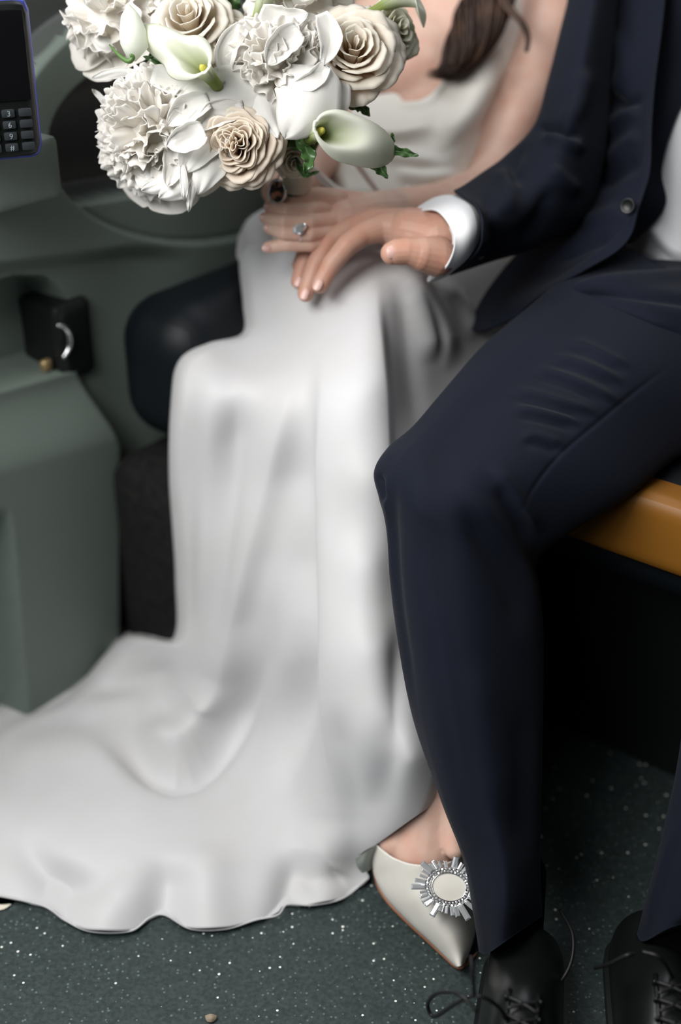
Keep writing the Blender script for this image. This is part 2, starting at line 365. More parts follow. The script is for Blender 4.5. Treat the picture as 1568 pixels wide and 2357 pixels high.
# carpeted box against the wall
def cab_box(u0, u1, v0, v1, z0, z1, r, n=6): return rbox(cab((u0+u1)/2, (v0+v1)/2, (z0+z1)/2), (u1-u0)/2, (v1-v0)/2, (z1-z0)/2, EU, EV, np.array([0, 0, 1.]), r=r, n=n)
V, F = cab_box(0.862, 1.20, VW+0.018, -0.55, 0.0, 0.283, 0.22)
tag(add_mesh('wheel_arch_box', V, F, M['carpet']), 'black carpeted box on the floor between side panel and dress', 'box')
st = empty('bench_seat', cab(1.2, 0, 0), 'black vinyl rear bench seat with orange front edge under the couple', 'seat')
V, F = cab_box(0.975, 1.50, VW+0.045, 0.75, 0.285, 0.405, 0.55); add_mesh('seat_cushion', V, F, M['vinyl'], st)
V, F = cab_box(0.890, 1.20, VW+0.012, -0.895, 0.30, 0.468, 0.80, n=10); add_mesh('bolster', V, F, M['vinyl'], st)
V, F = cab_box(0.963, 1.02, -0.55, 0.74, 0.325, 0.40, 0.5); tag(add_mesh('front_edge', V, F, M['orange'], st), 'orange padded front edge')
V, F = cab_box(1.50, 1.66, VW+0.045, 0.75, 0.30, 1.05, 0.4); add_mesh('backrest', V, F, M['vinyl'], st)
V, F = cab_box(1.08, 1.48, VW+0.045, 0.73, 0.0, 0.30, 0.05, n=2); add_mesh('seat_base', V, F, M['blk'], st)

# ------------------------------------------------------------------ card reader on its bracket
RS = 0.78
rd = empty('card_reader', Pw(10, 350, 0.05), 'card payment reader with blue rim, black screen and grey keypad on wall', 'card reader')
rc = Pw(-16, 184, 0.09); ry = np.array(Pw(2, 60, 0.09)-Pw(32, 330, 0.09)); ry /= np.linalg.norm(ry)
rx = EU-ry*(EU @ ry)+EV*0.5; rx -= ry*(rx @ ry); rx /= np.linalg.norm(rx); rn = np.cross(rx, ry); 
if rn @ (C0-rc) < 0: rn = -rn
V, F = rbox(rc, 0.047*RS, 0.088*RS, 0.012, rx, ry, rn, r=0.9); add_mesh('rim', V, F, M['blue'], rd)
V, F = rbox(rc+rn*0.005, 0.0435*RS, 0.0845*RS, 0.0115, rx, ry, rn, r=0.9); add_mesh('body', V, F, M['blk'], rd)
V, F = rbox(rc+rn*0.0172+ry*0.028*RS, 0.036*RS, 0.048*RS, 0.0012, rx, ry, rn, r=0.9); add_mesh('screen', V, F, M['glass'], rd)
keys = '123456789*0#'
for i in range(4):
    for j in range(4):
        kc = rc+rn*0.0175+(rx*(-0.030+0.019*j)+ry*(-0.033-0.0125*i))*RS
        V, F = rbox(kc, 0.0072*RS, 0.0045*RS, 0.0022, rx, ry, rn, r=0.6, n=2); kb = add_mesh('key', V, F, M['keyc'], rd)
        if j < 3:
            cu = bpy.data.curves.new('numeral', 'FONT'); cu.body = keys[i*3+j]; cu.size = 0.0085*RS; cu.align_x = 'CENTER'; cu.align_y = 'CENTER'; cu.extrude = 0.0001
            cu.materials.append(M['ink']); tmp_ = bpy.data.objects.new('t', cu); COL.objects.link(tmp_); dg_ = bpy.context.evaluated_depsgraph_get(); me_ = bpy.data.meshes.new_from_object(tmp_.evaluated_get(dg_)); bpy.data.objects.remove(tmp_)
            t = bpy.data.objects.new('numeral', me_); link(t, kb, kc+rn*0.0026)
            t.rotation_euler = Matrix((rx, ry, rn)).transposed().to_euler() if np.linalg.det(np.array([rx, ry, rn])) > 0 else Matrix((-rx, ry, rn)).transposed().to_euler()
V, F = rbox(Pw(12, 392, 0.035), 0.045, 0.030, 0.03, EU, np.array([0, 0, 1.]), EV, r=0.25); tag(add_mesh('bracket', V, F, M['panel']), 'grey green bracket below the card reader', 'bracket')

# ------------------------------------------------------------------ the bride
bride = empty('person', W(900, 1500, 1.5)*np.array([1, 1, 0]), 'seated person in white satin dress holding white bouquet, one hand with diamond ring', 'person')
d_pts = [(560,500,'d',1.46),(700,520,'d',1.42),(850,540,'d',1.39),(1000,560,'d',1.41),(1190,560,'d',1.47),(552,600,'d',1.40),(1195,650,'d',1.47),
 (640,590,'d',1.345),(750,600,'d',1.325),(870,610,'d',1.30),(980,620,'d',1.325),(1080,680,'d',1.40),
 (600,720,'d',1.35),(750,720,'d',1.29),(880,730,'d',1.265),(980,740,'d',1.31),(1080,800,'d',1.38),(556,770,'d',1.40),
 (470,792,'y',1.25),(405,850,'y',1.235),(430,900,'y',1.20),(500,880,'y',1.19),(430,1050,'y',1.192),(430,1250,'y',1.185),(430,1420,'y',1.178),(560,1000,'y',1.172),(560,1430,'y',1.130),(620,1250,'y',1.12),(560,880,'y',1.18),(560,1100,'y',1.165),(560,1350,'y',1.13),
 (700,900,'y',1.15),(700,1100,'y',1.12),(700,1300,'y',1.08),(700,1500,'y',1.03),(850,900,'y',1.11),(850,1100,'y',1.06),(850,1300,'y',1.01),(860,1500,'y',0.955),
 (1000,900,'d',1.31),(980,1100,'d',1.27),(1000,1350,'d',1.26),(1030,1500,'d',1.25),(1045,1650,'d',1.235),
 (890,1650,'y',0.915),(950,1750,'y',0.89),(1015,1835,'d',1.205),(940,1885,'z',0.115),(870,1940,'z',0.085),
 (560,1520,'z',0.135),(560,1650,'z',0.06),(560,1850,'z',0.035),(700,1680,'z',0.12),(700,1850,'z',0.06),(700,1990,'z',0.025),(850,1850,'z',0.11),(850,1980,'z',0.03),
 (790,2065,'z',0.003),(395,1480,'y',1.172),(280,1470,'z',0.075),(340,1600,'z',0.04),(150,1600,'z',0.02),(0,1680,'z',0.01),(0,1850,'z',0.025),(300,1800,'z',0.035),(200,1980,'z',0.03),(450,1980,'z',0.03),
 (-120,1800,'z',0.02),(-120,2050,'z',0.004),(0,2060,'z',0.004),(210,2143,'z',0.003),(300,2143,'z',0.003),(370,2106,'z',0.012),(440,2138,'z',0.003),(560,2128,'z',0.003),(650,2098,'z',0.01),(720,2082,'z',0.003),(110,2090,'z',0.012),(850,2022,'z',0.006),(820,1985,'z',0.02)]
dfield = tps(d_pts, 0.012)
d_rows = [[(570,505),(700,520),(850,540),(1000,560),(1190,560)], [(552,600),(700,600),(850,590),(980,600),(1195,640)], [(560,700),(700,700),(850,700),(1000,710),(1180,740)],
 [(556,768),(700,785),(850,800),(1000,800),(1130,840)], [(478,790),(600,840),(780,880),(950,890),(1090,900)], [(412,830),(560,900),(760,950),(950,960),(1050,970)],
 [(394,930),(560,980),(760,1030),(950,1040),(1020,1050)], [(390,1100),(560,1130),(760,1150),(1000,1150)], [(404,1330),(560,1340),(760,1350),(1010,1340)],
 [(398,1474),(560,1490),(760,1500),(1030,1490)], [(285,1469),(450,1560),(600,1620),(800,1640),(1040,1600)], [(150,1603),(330,1650),(520,1720),(700,1750),(850,1750),(1045,1690)],
 [(-20,1672),(200,1750),(450,1850),(700,1870),(850,1840),(1042,1760)], [(-130,1800),(100,1900),(400,1990),(650,2010),(800,1950),(900,1880),(1030,1810)],
 [(-130,2045),(0,2062),(100,2085),(150,2118),(210,2144),(300,2143),(345,2112),(380,2106),(440,2138),(520,2138),(590,2117),(640,2106),(662,2082),(720,2083),(790,2067),(850,2022),(822,1990),(832,1965),(870,1941),(940,1890),(1015,1837)]]
d_folds = [
 ([(752,760),(756,1100),(762,1350),(775,1650),(800,1960)], 0.016, 85, 26),
 ([(735,830),(705,1200),(695,1500),(640,1920)], -0.027, 42, 36),
 ([(690,780),(640,1080),(575,1320),(505,1600),(400,1740)], 0.016, 28, 75),
 ([(640,1330),(575,1600),(490,1745),(410,1790),(320,1755),(200,1680)], -0.030, 28, 40),
 ([(530,1560),(470,1670),(400,1715),(300,1690)], 0.020, 26, 60),
 ([(862,620),(868,800),(876,1000),(885,1300)], 0.009, 18, 55),
 ([(925,600),(940,800),(965,1050)], -0.006, 24, 40),
 ([(880,620),(960,660),(1010,740),(1035,860)], 0.008, 30, 16),
 ([(930,640),(975,730),(1000,840)], 0.007, 14, 22),
 ([(1000,640),(1060,700),(1095,790)], 0.006, 18, 18),
 ([(440,800),(428,1100),(440,1480)], -0.003, 26, 26), ([(540,820),(545,1150),(505,1520)], -0.005, 26, 26), ([(485,830),(485,1100),(462,1490)], 0.005, 28, 28),
 ([(840,1200),(850,1500),(870,1850)], 0.004, 40, 40), ([(930,1400),(905,1650),(890,1880)], -0.006, 30, 30), ([(800,1600),(815,1800),(830,1990)], -0.005, 26, 26),
 ([(140,1960),(85,2200)], -0.014, 55, 55), ([(395,1960),(350,2220)], -0.015, 45, 45), ([(280,1990),(220,2240)], 0.010, 60, 60),
 ([(470,1920),(495,2240)], 0.010, 60, 60), ([(690,1950),(630,2200)], -0.014, 45, 40), ([(755,1880),(735,2180)], 0.010, 50, 50), ([(790,2000),(770,2020),(690,2040)], -0.006, 30, 30),
 ([(30,1900),(100,2000),(200,2040),(320,2020)], -0.010, 40, 45), ([(0,1760),(150,1720),(330,1760)], 0.008, 45, 45), ([(200,1600),(330,1560),(420,1540)], -0.006, 28, 28), ([(150,1650),(280,1620),(400,1640)], 0.006, 30, 30),
]
P = sheet(d_rows, 420, 300, d_folds, dfield, round_edge=0.05, re_w=0.05, zmin=0.003)
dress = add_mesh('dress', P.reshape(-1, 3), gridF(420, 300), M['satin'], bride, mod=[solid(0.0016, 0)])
# the back of the skirt closes against the seat
Bk = P[:300:6, ::6].copy(); Bk = Bk + FW*np.array([0.10])
bord = np.concatenate([P[:300:6, :1], Bk, P[:300:6, -1:]], 1)
V, F = bord.reshape(-1, 3).copy(), gridF(bord.shape[0], bord.shape[1]); V[:, 2] = np.maximum(V[:, 2], 0.004)
add_mesh('underskirt', V, F, M['satin'], bride)
# rolled hem showing its lining beside the shoe
V, F, m = pillow([[(818,1978,1.238,.003),(845,1958,1.23,.004),(868,1945,1.228,.003)], [(822,1995,1.245,.004),(840,1985,1.24,.006),(858,1975,1.24,.004)], [(834,2010,1.25,.004),(848,2005,1.25,.005),(858,1998,1.25,.003)]], 20, 20)
add_mesh('hem_lining', V, F, M['lining'], bride)
V, F = tube([W(a, b, dz(a, b, z)) for a, b, z in arc(np.array([(-40,2056,.006),(0,2062,.006),(100,2085,.014),(150,2118,.007),(210,2144,.005),(300,2143,.005),(345,2112,.01),(380,2106,.013),(440,2138,.005),(520,2138,.005),(590,2117,.006),(640,2106,.01),(662,2082,.008),(720,2083,.006),(790,2067,.006),(848,2022,.008)]), 120)], 0.0011, 6)
add_mesh('hem', V, F, M['satin'], bride)
V, F, m = pillow([[(-90,2056,1.30,.004),(0,2060,1.285,.006),(46,2068,1.28,.003)], [(-90,2085,1.285,.005),(0,2090,1.275,.007),(42,2088,1.272,.004)], [(-90,2112,1.268,.004),(0,2112,1.262,.006),(30,2104,1.265,.003)]], 16, 24, [([(0,2064),(10,2110)], 0.003, 8, 8)])
V[:, 2] = np.maximum(V[:, 2], 0.002); add_mesh('petticoat', V, F, M['ribbon'], bride)
# lap and bodice
b_rows = [[(760,250,1.46),(900,216,1.465),(935,243,1.45),(990,229,1.45),(1050,150,1.48),(1110,60,1.51),(1165,-60,1.55),(1245,-60,1.56)],
 [(760,280,1.45),(930,285,1.43),(1060,225,1.45),(1140,110,1.49),(1228,20,1.55)], [(760,330,1.44),(930,335,1.425),(1050,310,1.43),(1178,150,1.51)],
 [(760,400,1.43),(930,400,1.415),(1030,385,1.42),(1120,320,1.48)], [(760,450,1.42),(930,455,1.41),(1040,450,1.42),(1095,405,1.46)],
 [(620,500,1.45),(800,520,1.42),(950,525,1.41),(1100,530,1.43),(1200,500,1.48)], [(560,540,1.45),(750,560,1.42),(950,575,1.42),(1100,600,1.44),(1230,640,1.48)], [(556,600,1.41),(750,640,1.40),(950,650,1.42),(1100,720,1.45),(1230,800,1.48)]]
b_folds = [([(790,290),(900,310),(1020,290)], 0.007, 14, 20), ([(800,330),(900,360),(1040,380)], 0.006, 16, 16), ([(900,400),(980,410),(1060,400)], 0.006, 12, 18), ([(1000,330),(1080,260),(1140,150)], 0.008, 25, 25), ([(905,222),(935,246),(990,234),(1050,155)], 0.005, 10, 10), ([(1110,340),(1145,240),(1180,160)], -0.006, 20, 20)]
P = sheet(b_rows, 160, 120, b_folds, round_edge=0.04, re_w=0.10)
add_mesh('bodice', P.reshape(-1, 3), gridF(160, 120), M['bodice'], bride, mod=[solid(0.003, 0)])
V, F, m = pillow([[(548,545,1.47,.01),(575,500,1.46,.02),(640,470,1.46,.02),(720,470,1.46,.01)], [(545,590,1.45,.015),(580,545,1.43,.03),(650,520,1.43,.03),(720,520,1.43,.02)], [(560,612,1.42,.005),(600,600,1.41,.01),(660,590,1.41,.01),(720,590,1.41,.01)]], 30, 30)
add_mesh('skirt_gather', V, F, M['satin'], bride)
for k, (x, y, r) in enumerate([(938,436,.0042),(960,441,.0042),(1071,676,.003),(1076,690,.003),(1081,703,.003),(1087,716,.003),(1092,728,.003),(1096,742,.0025),(1098,757,.0025)]):
    V, F = capsule(W(x, y, 1.395), W(x+1, y, 1.394), r, r, n=10); add_mesh('bead', V, F, M['silver'] if k > 1 else M['white_ribbon'], bride)
# body: torso, shoulders, arms, legs, one continuous skin; the hand in finer detail
def cp(pts): # chain of (px,py,d,r)
    return [(W(*a[:3]), W(*b[:3]), a[3], b[3]) for a, b in zip(pts[:-1], pts[1:])]
caps = cp([(1010,520,1.56,.115),(1020,380,1.57,.105),(1040,250,1.59,.10),(1060,90,1.62,.105),(1080,-60,1.66,.08)])
caps += cp([(960,180,1.545,.062),(975,130,1.555,.055)])+cp([(1105,170,1.58,.062),(1110,140,1.585,.055)])
caps += cp([(1060,-40,1.66,.06),(1260,-50,1.60,.045),(1262,60,1.56,.040),(1205,230,1.52,.033),(1145,370,1.48,.030),(1120,440,1.45,.029),(1010,478,1.395,.027),(900,484,1.345,.0225),(838,486,1.318,.0185)])
caps += cp([(1060,-40,1.66,.06),(900,0,1.60,.045),(820,180,1.52,.033),(760,330,1.46,.030),(700,400,1.42,.024),(640,440,1.36,.019)])
caps += cp([(1010,520,1.56,.11),(850,700,1.42,.068),(800,1200,1.33,.045),(930,1700,1.26,.034),(1005,1760,1.235,.031)])
caps += cp([(1010,520,1.56,.11),(800,560,1.53,.075),(520,880,1.47,.055),(560,1400,1.50,.038),(580,1560,1.54,.03)])
caps += cp([(1080,-60,1.66,.06),(1075,-230,1.68,.052)])
V1, F1 = blob(caps, 0.006, 6)
# bride's hand around the stems
hc = [(W(850,484,1.322), W(780,500,1.299), .0185, .0225), (W(850,484,1.322), W(765,470,1.30), .018, .0155), (W(905,484,1.347), W(850,484,1.322), .022, .0185), (W(790,520,1.30), W(760,545,1.297), .0165, .013)]
fing = [
 [(775,462,1.292,.0125),(730,455,1.280,.0105),(680,462,1.277,.0100),(650,470,1.280,.0090)],                   # thumb across the stems
 [(765,480,1.29,.0090),(715,484,1.268,.0072),(660,482,1.260,.0066),(620,476,1.272,.0058)],
 [(765,508,1.285,.0090),(712,512,1.262,.0072),(655,509,1.255,.0067),(611,502,1.270,.0059)],
 [(765,536,1.285,.0085),(712,540,1.262,.0070),(655,537,1.257,.0064),(620,527,1.270,.0057)],
 [(770,555,1.288,.0098),(715,562,1.272,.0080),(665,562,1.268,.0070),(617,569,1.272,.0058)]]
for f in fing: hc += cp(f)
V2, F2 = blob(hc, 0.001, 3)
zc = lambda L: [(a, b, float(dz(a, b, z)), r) for a, b, z, r in L]
fc = cp(zc([(1012,1740,.150,.034),(1000,1800,.120,.033),(984,1880,.090,.034),(976,1950,.066,.033),(985,2020,.036,.024),(1005,2080,.024,.017),(1030,2140,.015,.009)]))+cp(zc([(985,1850,.10,.030),(928,1925,.072,.026)]))+cp(zc([(1035,1830,.125,.012),(1047,1955,.088,.010)]))
V3, F3 = blob(fc, 0.002, 8)
V, F = merge([(V1, F1), (V2, F2), (V3, F3)]); add_mesh('body', V, F, M['skin_b'], bride)
def nail(person, px, py, d, dirpx, L, Wd, nrm=None, m=None):
    c = W(px, py, d); e = W(px+dirpx[0], py+dirpx[1], d)-c; e /= np.linalg.norm(e)
    n = (C0-c); n = n/np.linalg.norm(n) if nrm is None else np.asarray(nrm, float); n = n-e*(n @ e); n /= np.linalg.norm(n); s = np.cross(e, n)
    A, B = np.meshgrid(np.linspace(-1, 1, 9), np.linspace(-1, 1, 9), indexing='ij'); rr = np.sqrt(A**2*(1-B**2/2)+1e-9); 
    X_, Y_ = A*np.sqrt(1-B**2/2.4), B*np.sqrt(1-A**2/2.4)
    P = c+X_[..., None]*L*e+Y_[..., None]*Wd*s-(Y_**2*0.45+X_**2*0.12)[..., None]*Wd*n
    add_mesh('fingernail', P.reshape(-1, 3), gridF(9, 9), m or M['nail'], person, mod=[solid(0.0006, 0)])
nail(bride, 619,475,1.2655,(-1,-.1), .0052,.0042); nail(bride, 609,501,1.2635,(-1,-.2), .0050,.0042); nail(bride, 616,525,1.2638,(-1,-.4), .0045,.004)
nail(bride, 613,571,1.2655,(-1,.1), .0045,.0034); nail(bride, 655,470,1.270,(-1,.2), .006,.005)
# ring: band with a round diamond and two side stones
rg = empty('ring', W(690,531,1.255), parent=bride); rc_ = W(690,531,1.262); ax_ = W(740,533,1.27)-W(660,528,1.262); a_, b_, c_ = frame(ax_)
V, F = tube([rc_+.0105*(math.cos(t)*a_+math.sin(t)*b_) for t in np.linspace(0, 2*math.pi, 28)], .0009, 6); add_mesh('band', V, F, M['silver'], rg)
def gem(c, r, n, name, par, m=None, k=10):
    a, b, n = frame(n); ph = np.linspace(0, 2*math.pi, k, endpoint=False); R = []
    for rr, hh in ((0.55, 0.42), (1.0, 0.12), (0.95, -0.02), (0.1, -0.8)): R.append(c+n*hh*r+rr*r*(np.outer(np.cos(ph+hh), a)+np.outer(np.sin(ph+hh), b)))
    V = np.concatenate(R); F = list(map(list, gridF(4, k, wrap=True))); F.append(list(range(k))[::-1]); F.append(list(range(3*k, 4*k)))
    return add_mesh(name, V, F, m or M['crystal'], par, smooth=False)
nr = C0-rc_; nr /= np.linalg.norm(nr)
gem(W(688,527,1.2475), .0054, nr, 'diamond', rg); gem(W(699,521,1.2490), .0030, nr+RX*.2, 'diamond', rg); gem(W(679,531,1.2490), .0028, nr-RX*.2, 'diamond', rg)
# hair falling over the chest
rnd = random.Random(4)
parts = []
path = np.array([(1165,-90,1.50),(1125,0,1.475),(1095,70,1.46),(1068,125,1.45),(1035,165,1.445),(985,172,1.45)])
for k in range(260):
    a = rnd.random()*6.283; r = rnd.random()**0.5; e = rnd.uniform(0.62, 1.0); n = 16
    q = cr(path, np.linspace(0, 5*e, n)); t = np.linspace(0, 1, n); wdt = (78*np.sin(np.pi*(0.15+0.75*t))**0.8*(1-0.45*t))
    tw = a+2.2*t; q[:, 0] += np.cos(tw)*r*wdt; q[:, 1] += np.sin(tw)*r*wdt*0.35+6*np.sin(7*t+k); q[:, 2] += np.sin(tw)*r*0.018
    parts.append(tube(W(q[:, 0], q[:, 1], q[:, 2]), 0.0016*(1.05-t**3), 5))
for k in range(22):
    o = [rnd.uniform(-10, 10), rnd.uniform(-6, 6), rnd.uniform(-.004, .004)]
    q = cr(np.array([(1130,-60,1.46),(1165,10,1.455),(1200,50,1.45),(1216,85,1.45),(1212,118,1.45)]), 12)+np.array(o)*np.linspace(1, .3, 12)[:, None]
    parts.append(tube(W(q[:, 0], q[:, 1], q[:, 2]), 0.0011, 5))
V, F = merge(parts); add_mesh('hair', V, F, M['hair'], bride)

# the visible satin pump
rowsS = [[(1050,2222,.012,.004),(1058,2224,.014,.007),(1067,2215,.012,.004)], [(1028,2200,.014,.010),(1055,2195,.018,.012),(1082,2180,.014,.008)], [(990,2163,.018,.018),(1040,2150,.026,.022),(1096,2130,.018,.014)],
 [(950,2127,.022,.024),(1020,2105,.034,.030),(1106,2085,.022,.018)], [(915,2092,.026,.028),(1000,2065,.04,.036),(1112,2040,.026,.022)], [(886,2058,.03,.03),(985,2025,.045,.04),(1115,2000,.03,.024)],
 [(867,2020,.036,.032),(975,1990,.055,.042),(1112,1970,.036,.028)], [(860,1985,.048,.034),(965,1955,.066,.042),(1108,1935,.05,.03)], [(862,1945,.062,.032),(960,1920,.08,.04),(1100,1905,.062,.03)], [(880,1905,.078,.028),(955,1885,.09,.034),(1060,1870,.078,.028)], [(895,1880,.088,.014),(945,1868,.095,.02),(1010,1858,.088,.014)]]
rS = [[(a, b, float(dz(a, b, z)), t) for a, b, z, t in r] for r in rowsS]
ns_, nt_ = 240, 190; V, F, m = pillow(rS, ns_, nt_, (), nb=60, pw=0.55); V[:, 2] = np.maximum(V[:, 2], 0.0015)
def proj(V):
    q = V-C0; d = q @ FW; return CX+FPX*(q @ RX)/d, CY-FPX*(q @ UP)/d, d
px_, py_, dd_ = proj(V)
tl = np.array([(800,1880),(868,1948),(885,1962),(905,1976),(935,1988),(965,1993),(1000,1992),(1030,1988),(1050,1978),(1066,1962),(1085,1925),(1120,1880)], float)
def above(x, y): return y < np.interp(x, tl[:, 0], tl[:, 1])
isfront = (np.arange(len(V)) % m) < nt_
keep = [f for f in F if not all(isfront[i] and above(px_[i], py_[i]) for i in f)]
pump = add_mesh('shoe', V, keep, M['shoe'], bride, mod=[solid(0.0014, 1)])
# topline piping, outsole, insole socket, heel
q = arc(tl[1:-1], 80); G = row_grid(rS, ns_, nt_)
gx, gy, gd = G[..., 0].ravel(), G[..., 1].ravel(), (G[..., 2]-G[..., 3]*np.clip(1-np.linspace(-1, 1, nt_)**2, 0, 1)[None]**.55).ravel()
gx, gy, gd = px_[isfront], py_[isfront], dd_[isfront]; qd = np.array([gd[np.argmin((gx-a)**2+(gy-b)**2)] for a, b in q]); qd = np.convolve(np.pad(qd, 4, mode='edge'), np.ones(9)/9, 'valid')
V, F = tube(W(q[:, 0], q[:, 1], qd-0.0003), 0.0013, 8); add_mesh('piping', V, F, M['shoe'], pump)
sl = arc(np.array([(858,2003,.022),(869,2044,.012),(895,2083,.007),(939,2128,.004),(984,2169,.003),(1020,2203,.003),(1046,2226,.003),(1064,2230,.003),(1078,2212,.004)]), 90)
c = W(sl[:, 0], sl[:, 1], dz(sl[:, 0], sl[:, 1], sl[:, 2])); inn = W(sl[:, 0]+22, sl[:, 1]-20, dz(sl[:, 0]+22, sl[:, 1]-20, sl[:, 2]))
S_ = np.stack([c+[0, 0, -.0012], c+[0, 0, .0016], inn+[0, 0, .0016], inn+[0, 0, -.0012]], 1); S_[..., 2] = np.maximum(S_[..., 2], .0005)
tag(add_mesh('sole', S_.reshape(-1, 3), gridF(90, 4, wrap=True), M['sole'], pump), 'tan leather outsole')
hb = W(905,1880,dz(905,1880,.06)); V, F = tube([hb+[0, .01, .01], hb+[-.003, .02, -.02], [hb[0]-.004, hb[1]+.028, .002]], [.016, .008, .0055], 12); add_mesh('heel', V, F, M['shoe'], pump)
# crystal buckle
bc = W(1034,2042,1.166); bn = np.array([-0.05, -0.62, 0.78]); bn /= np.linalg.norm(bn)
bx = RX-bn*(RX @ bn); bx /= np.linalg.norm(bx); by = np.cross(bn, bx); rot = math.radians(-10)
bX = bx*math.cos(rot)+by*math.sin(rot); bY = -bx*math.sin(rot)+by*math.cos(rot)
ea, eb = .0156, .0125
def ell(t, k, z=0.0): return bc+bX*ea*k*math.cos(t)+bY*eb*k*math.sin(t)+bn*z
V = np.concatenate([[bc+bn*.0012], [ell(t, .98, .0002) for t in np.linspace(0, 2*math.pi, 40, endpoint=False)]]); F = [[0, 1+i, 1+(i+1) % 40] for i in range(40)]
add_mesh('buckle_disc', V, F, M['shoe'], pump)
V, F = tube([ell(t, 1.0, .0008) for t in np.linspace(0, 2*math.pi, 50)], .0006, 6); add_mesh('buckle_ring', V, F, M['silver'], pump)
V, F = tube([ell(t, 1.28, -.0006) for t in np.linspace(0, 2*math.pi, 50)], .0016, 6); add_mesh('buckle_setting', V, F, M['silver'], pump)
for ring, n_, r_, z_ in ((1.10, 34, .00115, .0012), (1.28, 34, .0014, .0012)):
    for i in range(n_):
        t = 2*math.pi*(i+ring*3)/n_; gem(ell(t, ring, z_), r_, bn+0.25*np.array([rnd.uniform(-1, 1), rnd.uniform(-1, 1), 0]), 'rhinestone', pump, k=7)
def baguette(t, r0, L, wd):
    d = bX*ea*math.cos(t)+bY*eb*math.sin(t); d /= np.linalg.norm(d); p = ell(t, r0, .0016); s = np.cross(bn, d)
    tl_ = bn*(1-rnd.uniform(-.25, .25))+s*rnd.uniform(-.45, .45)+d*rnd.uniform(-.1, .25); tl_ -= d*(tl_ @ d); tl_ /= np.linalg.norm(tl_); s = np.cross(tl_, d)
    V = []
    for h, kw, kl in ((-.4, .6, .92), (0, 1, 1), (.35, 1, 1), (.75, .5, .82)):
        for a, b in ((-1, 0), (1, 0), (1, 1), (-1, 1)):
            e = (1-kl)*L/2; V.append(p+s*a*wd*kw+d*(e if b == 0 else L-e)+tl_*h*wd)
    F = list(map(list, gridF(4, 4, wrap=True)))+[[3, 2, 1, 0], [12, 13, 14, 15]]
    add_mesh('baguette_crystal', V, F, M['crystal'], pump, smooth=False)
    for e in (0.04, .96):
        for sd in (-1, 1):
            pass
    V, F = capsule(p+d*L*.98+tl_*.0002-s*wd*.8, p+d*L*.98+tl_*.0002+s*wd*.8, .0005, .0005, n=6); add_mesh('prong', V, F, M['silver'], pump)
def ang_of(px, py):
    q = W(px, py, 1.166)-bc; return math.atan2((q @ bY)/eb, (q @ bX)/ea)
for (px, py, L, wd) in [(972,1984,.0125,.0021),(987,1986,.008,.0012),(1000,1984,.0085,.0013),(1013,1984,.007,.0012),(1026,1982,.006,.0012),(1050,1978,.0105,.0022),(1066,1984,.007,.0013),(1080,1990,.007,.0013),(1090,2000,.008,.0014),(1100,2015,.01,.002),
   (1102,2035,.007,.0012),(1105,2055,.008,.0013),(1098,2075,.010,.0016),(1086,2090,.010,.0016),(1070,2105,.0145,.0023),(1050,2100,.0095,.0018),(1040,2098,.008,.0013),(1028,2095,.0065,.0012),(1016,2092,.006,.0012),(1000,2100,.0125,.0023),(984,2084,.0085,.0014),(976,2076,.0085,.0014),(972,2064,.008,.0013),(968,2054,.006,.0011),(950,2041,.0135,.0021),(960,2026,.010,.0016),(970,2014,.007,.0011),(978,2006,.008,.0012)]:
    baguette(ang_of(px, py), 1.36, L, wd*1.25)

# ------------------------------------------------------------------ the groom
groom = empty('person', W(1150, 1500, 1.2)*np.array([1, 1, 0]), 'seated person in navy suit with hand resting on the white skirt', 'person')
leg = [[(1430,560,1.33,.04),(1640,690,1.31,.06),(1900,960,1.27,.05)], [(1300,640,1.29,.055),(1480,800,1.27,.085),(1730,1040,1.24,.055)], [(1205,716,1.27,.055),(1370,850,1.245,.085),(1580,1045,1.20,.05)], [(1110,797,1.245,.055),(1270,940,1.215,.08),(1452,1140,1.155,.05)],
 [(1022,898,1.215,.055),(1170,1040,1.18,.075),(1342,1208,1.145,.05)], [(952,980,1.19,.055),(1090,1100,1.16,.072),(1262,1262,1.15,.05)], [(893,1030,1.175,.05),(1040,1150,1.15,.07),(1236,1300,1.15,.05)],
 [(861,1085,1.165,.045),(1030,1200,1.145,.065),(1240,1345,1.15,.05)], [(872,1145,1.16,.045),(1040,1260,1.145,.062),(1250,1420,1.15,.05)], [(891,1220,1.16,.045),(1050,1340,1.145,.06),(1252,1500,1.15,.05)],
 [(905,1400,1.16,.045),(1070,1500,1.145,.058),(1251,1640,1.15,.045)], [(947,1640,1.16,.04),(1090,1700,1.145,.055),(1248,1800,1.15,.045)], [(1013,1830,1.155,.035),(1130,1870,1.14,.05),(1245,1930,1.15,.04)],
 [(1068,1970,1.15,.03),(1160,1990,1.135,.05),(1245,2010,1.15,.04)], [(1090,2095,1.145,.03),(1165,2090,1.13,.045),(1247,2065,1.15,.035)], [(1103,2190,1.14,.012),(1125,2193,1.14,.03),(1165,2166,1.135,.04),(1250,2108,1.15,.02)]]
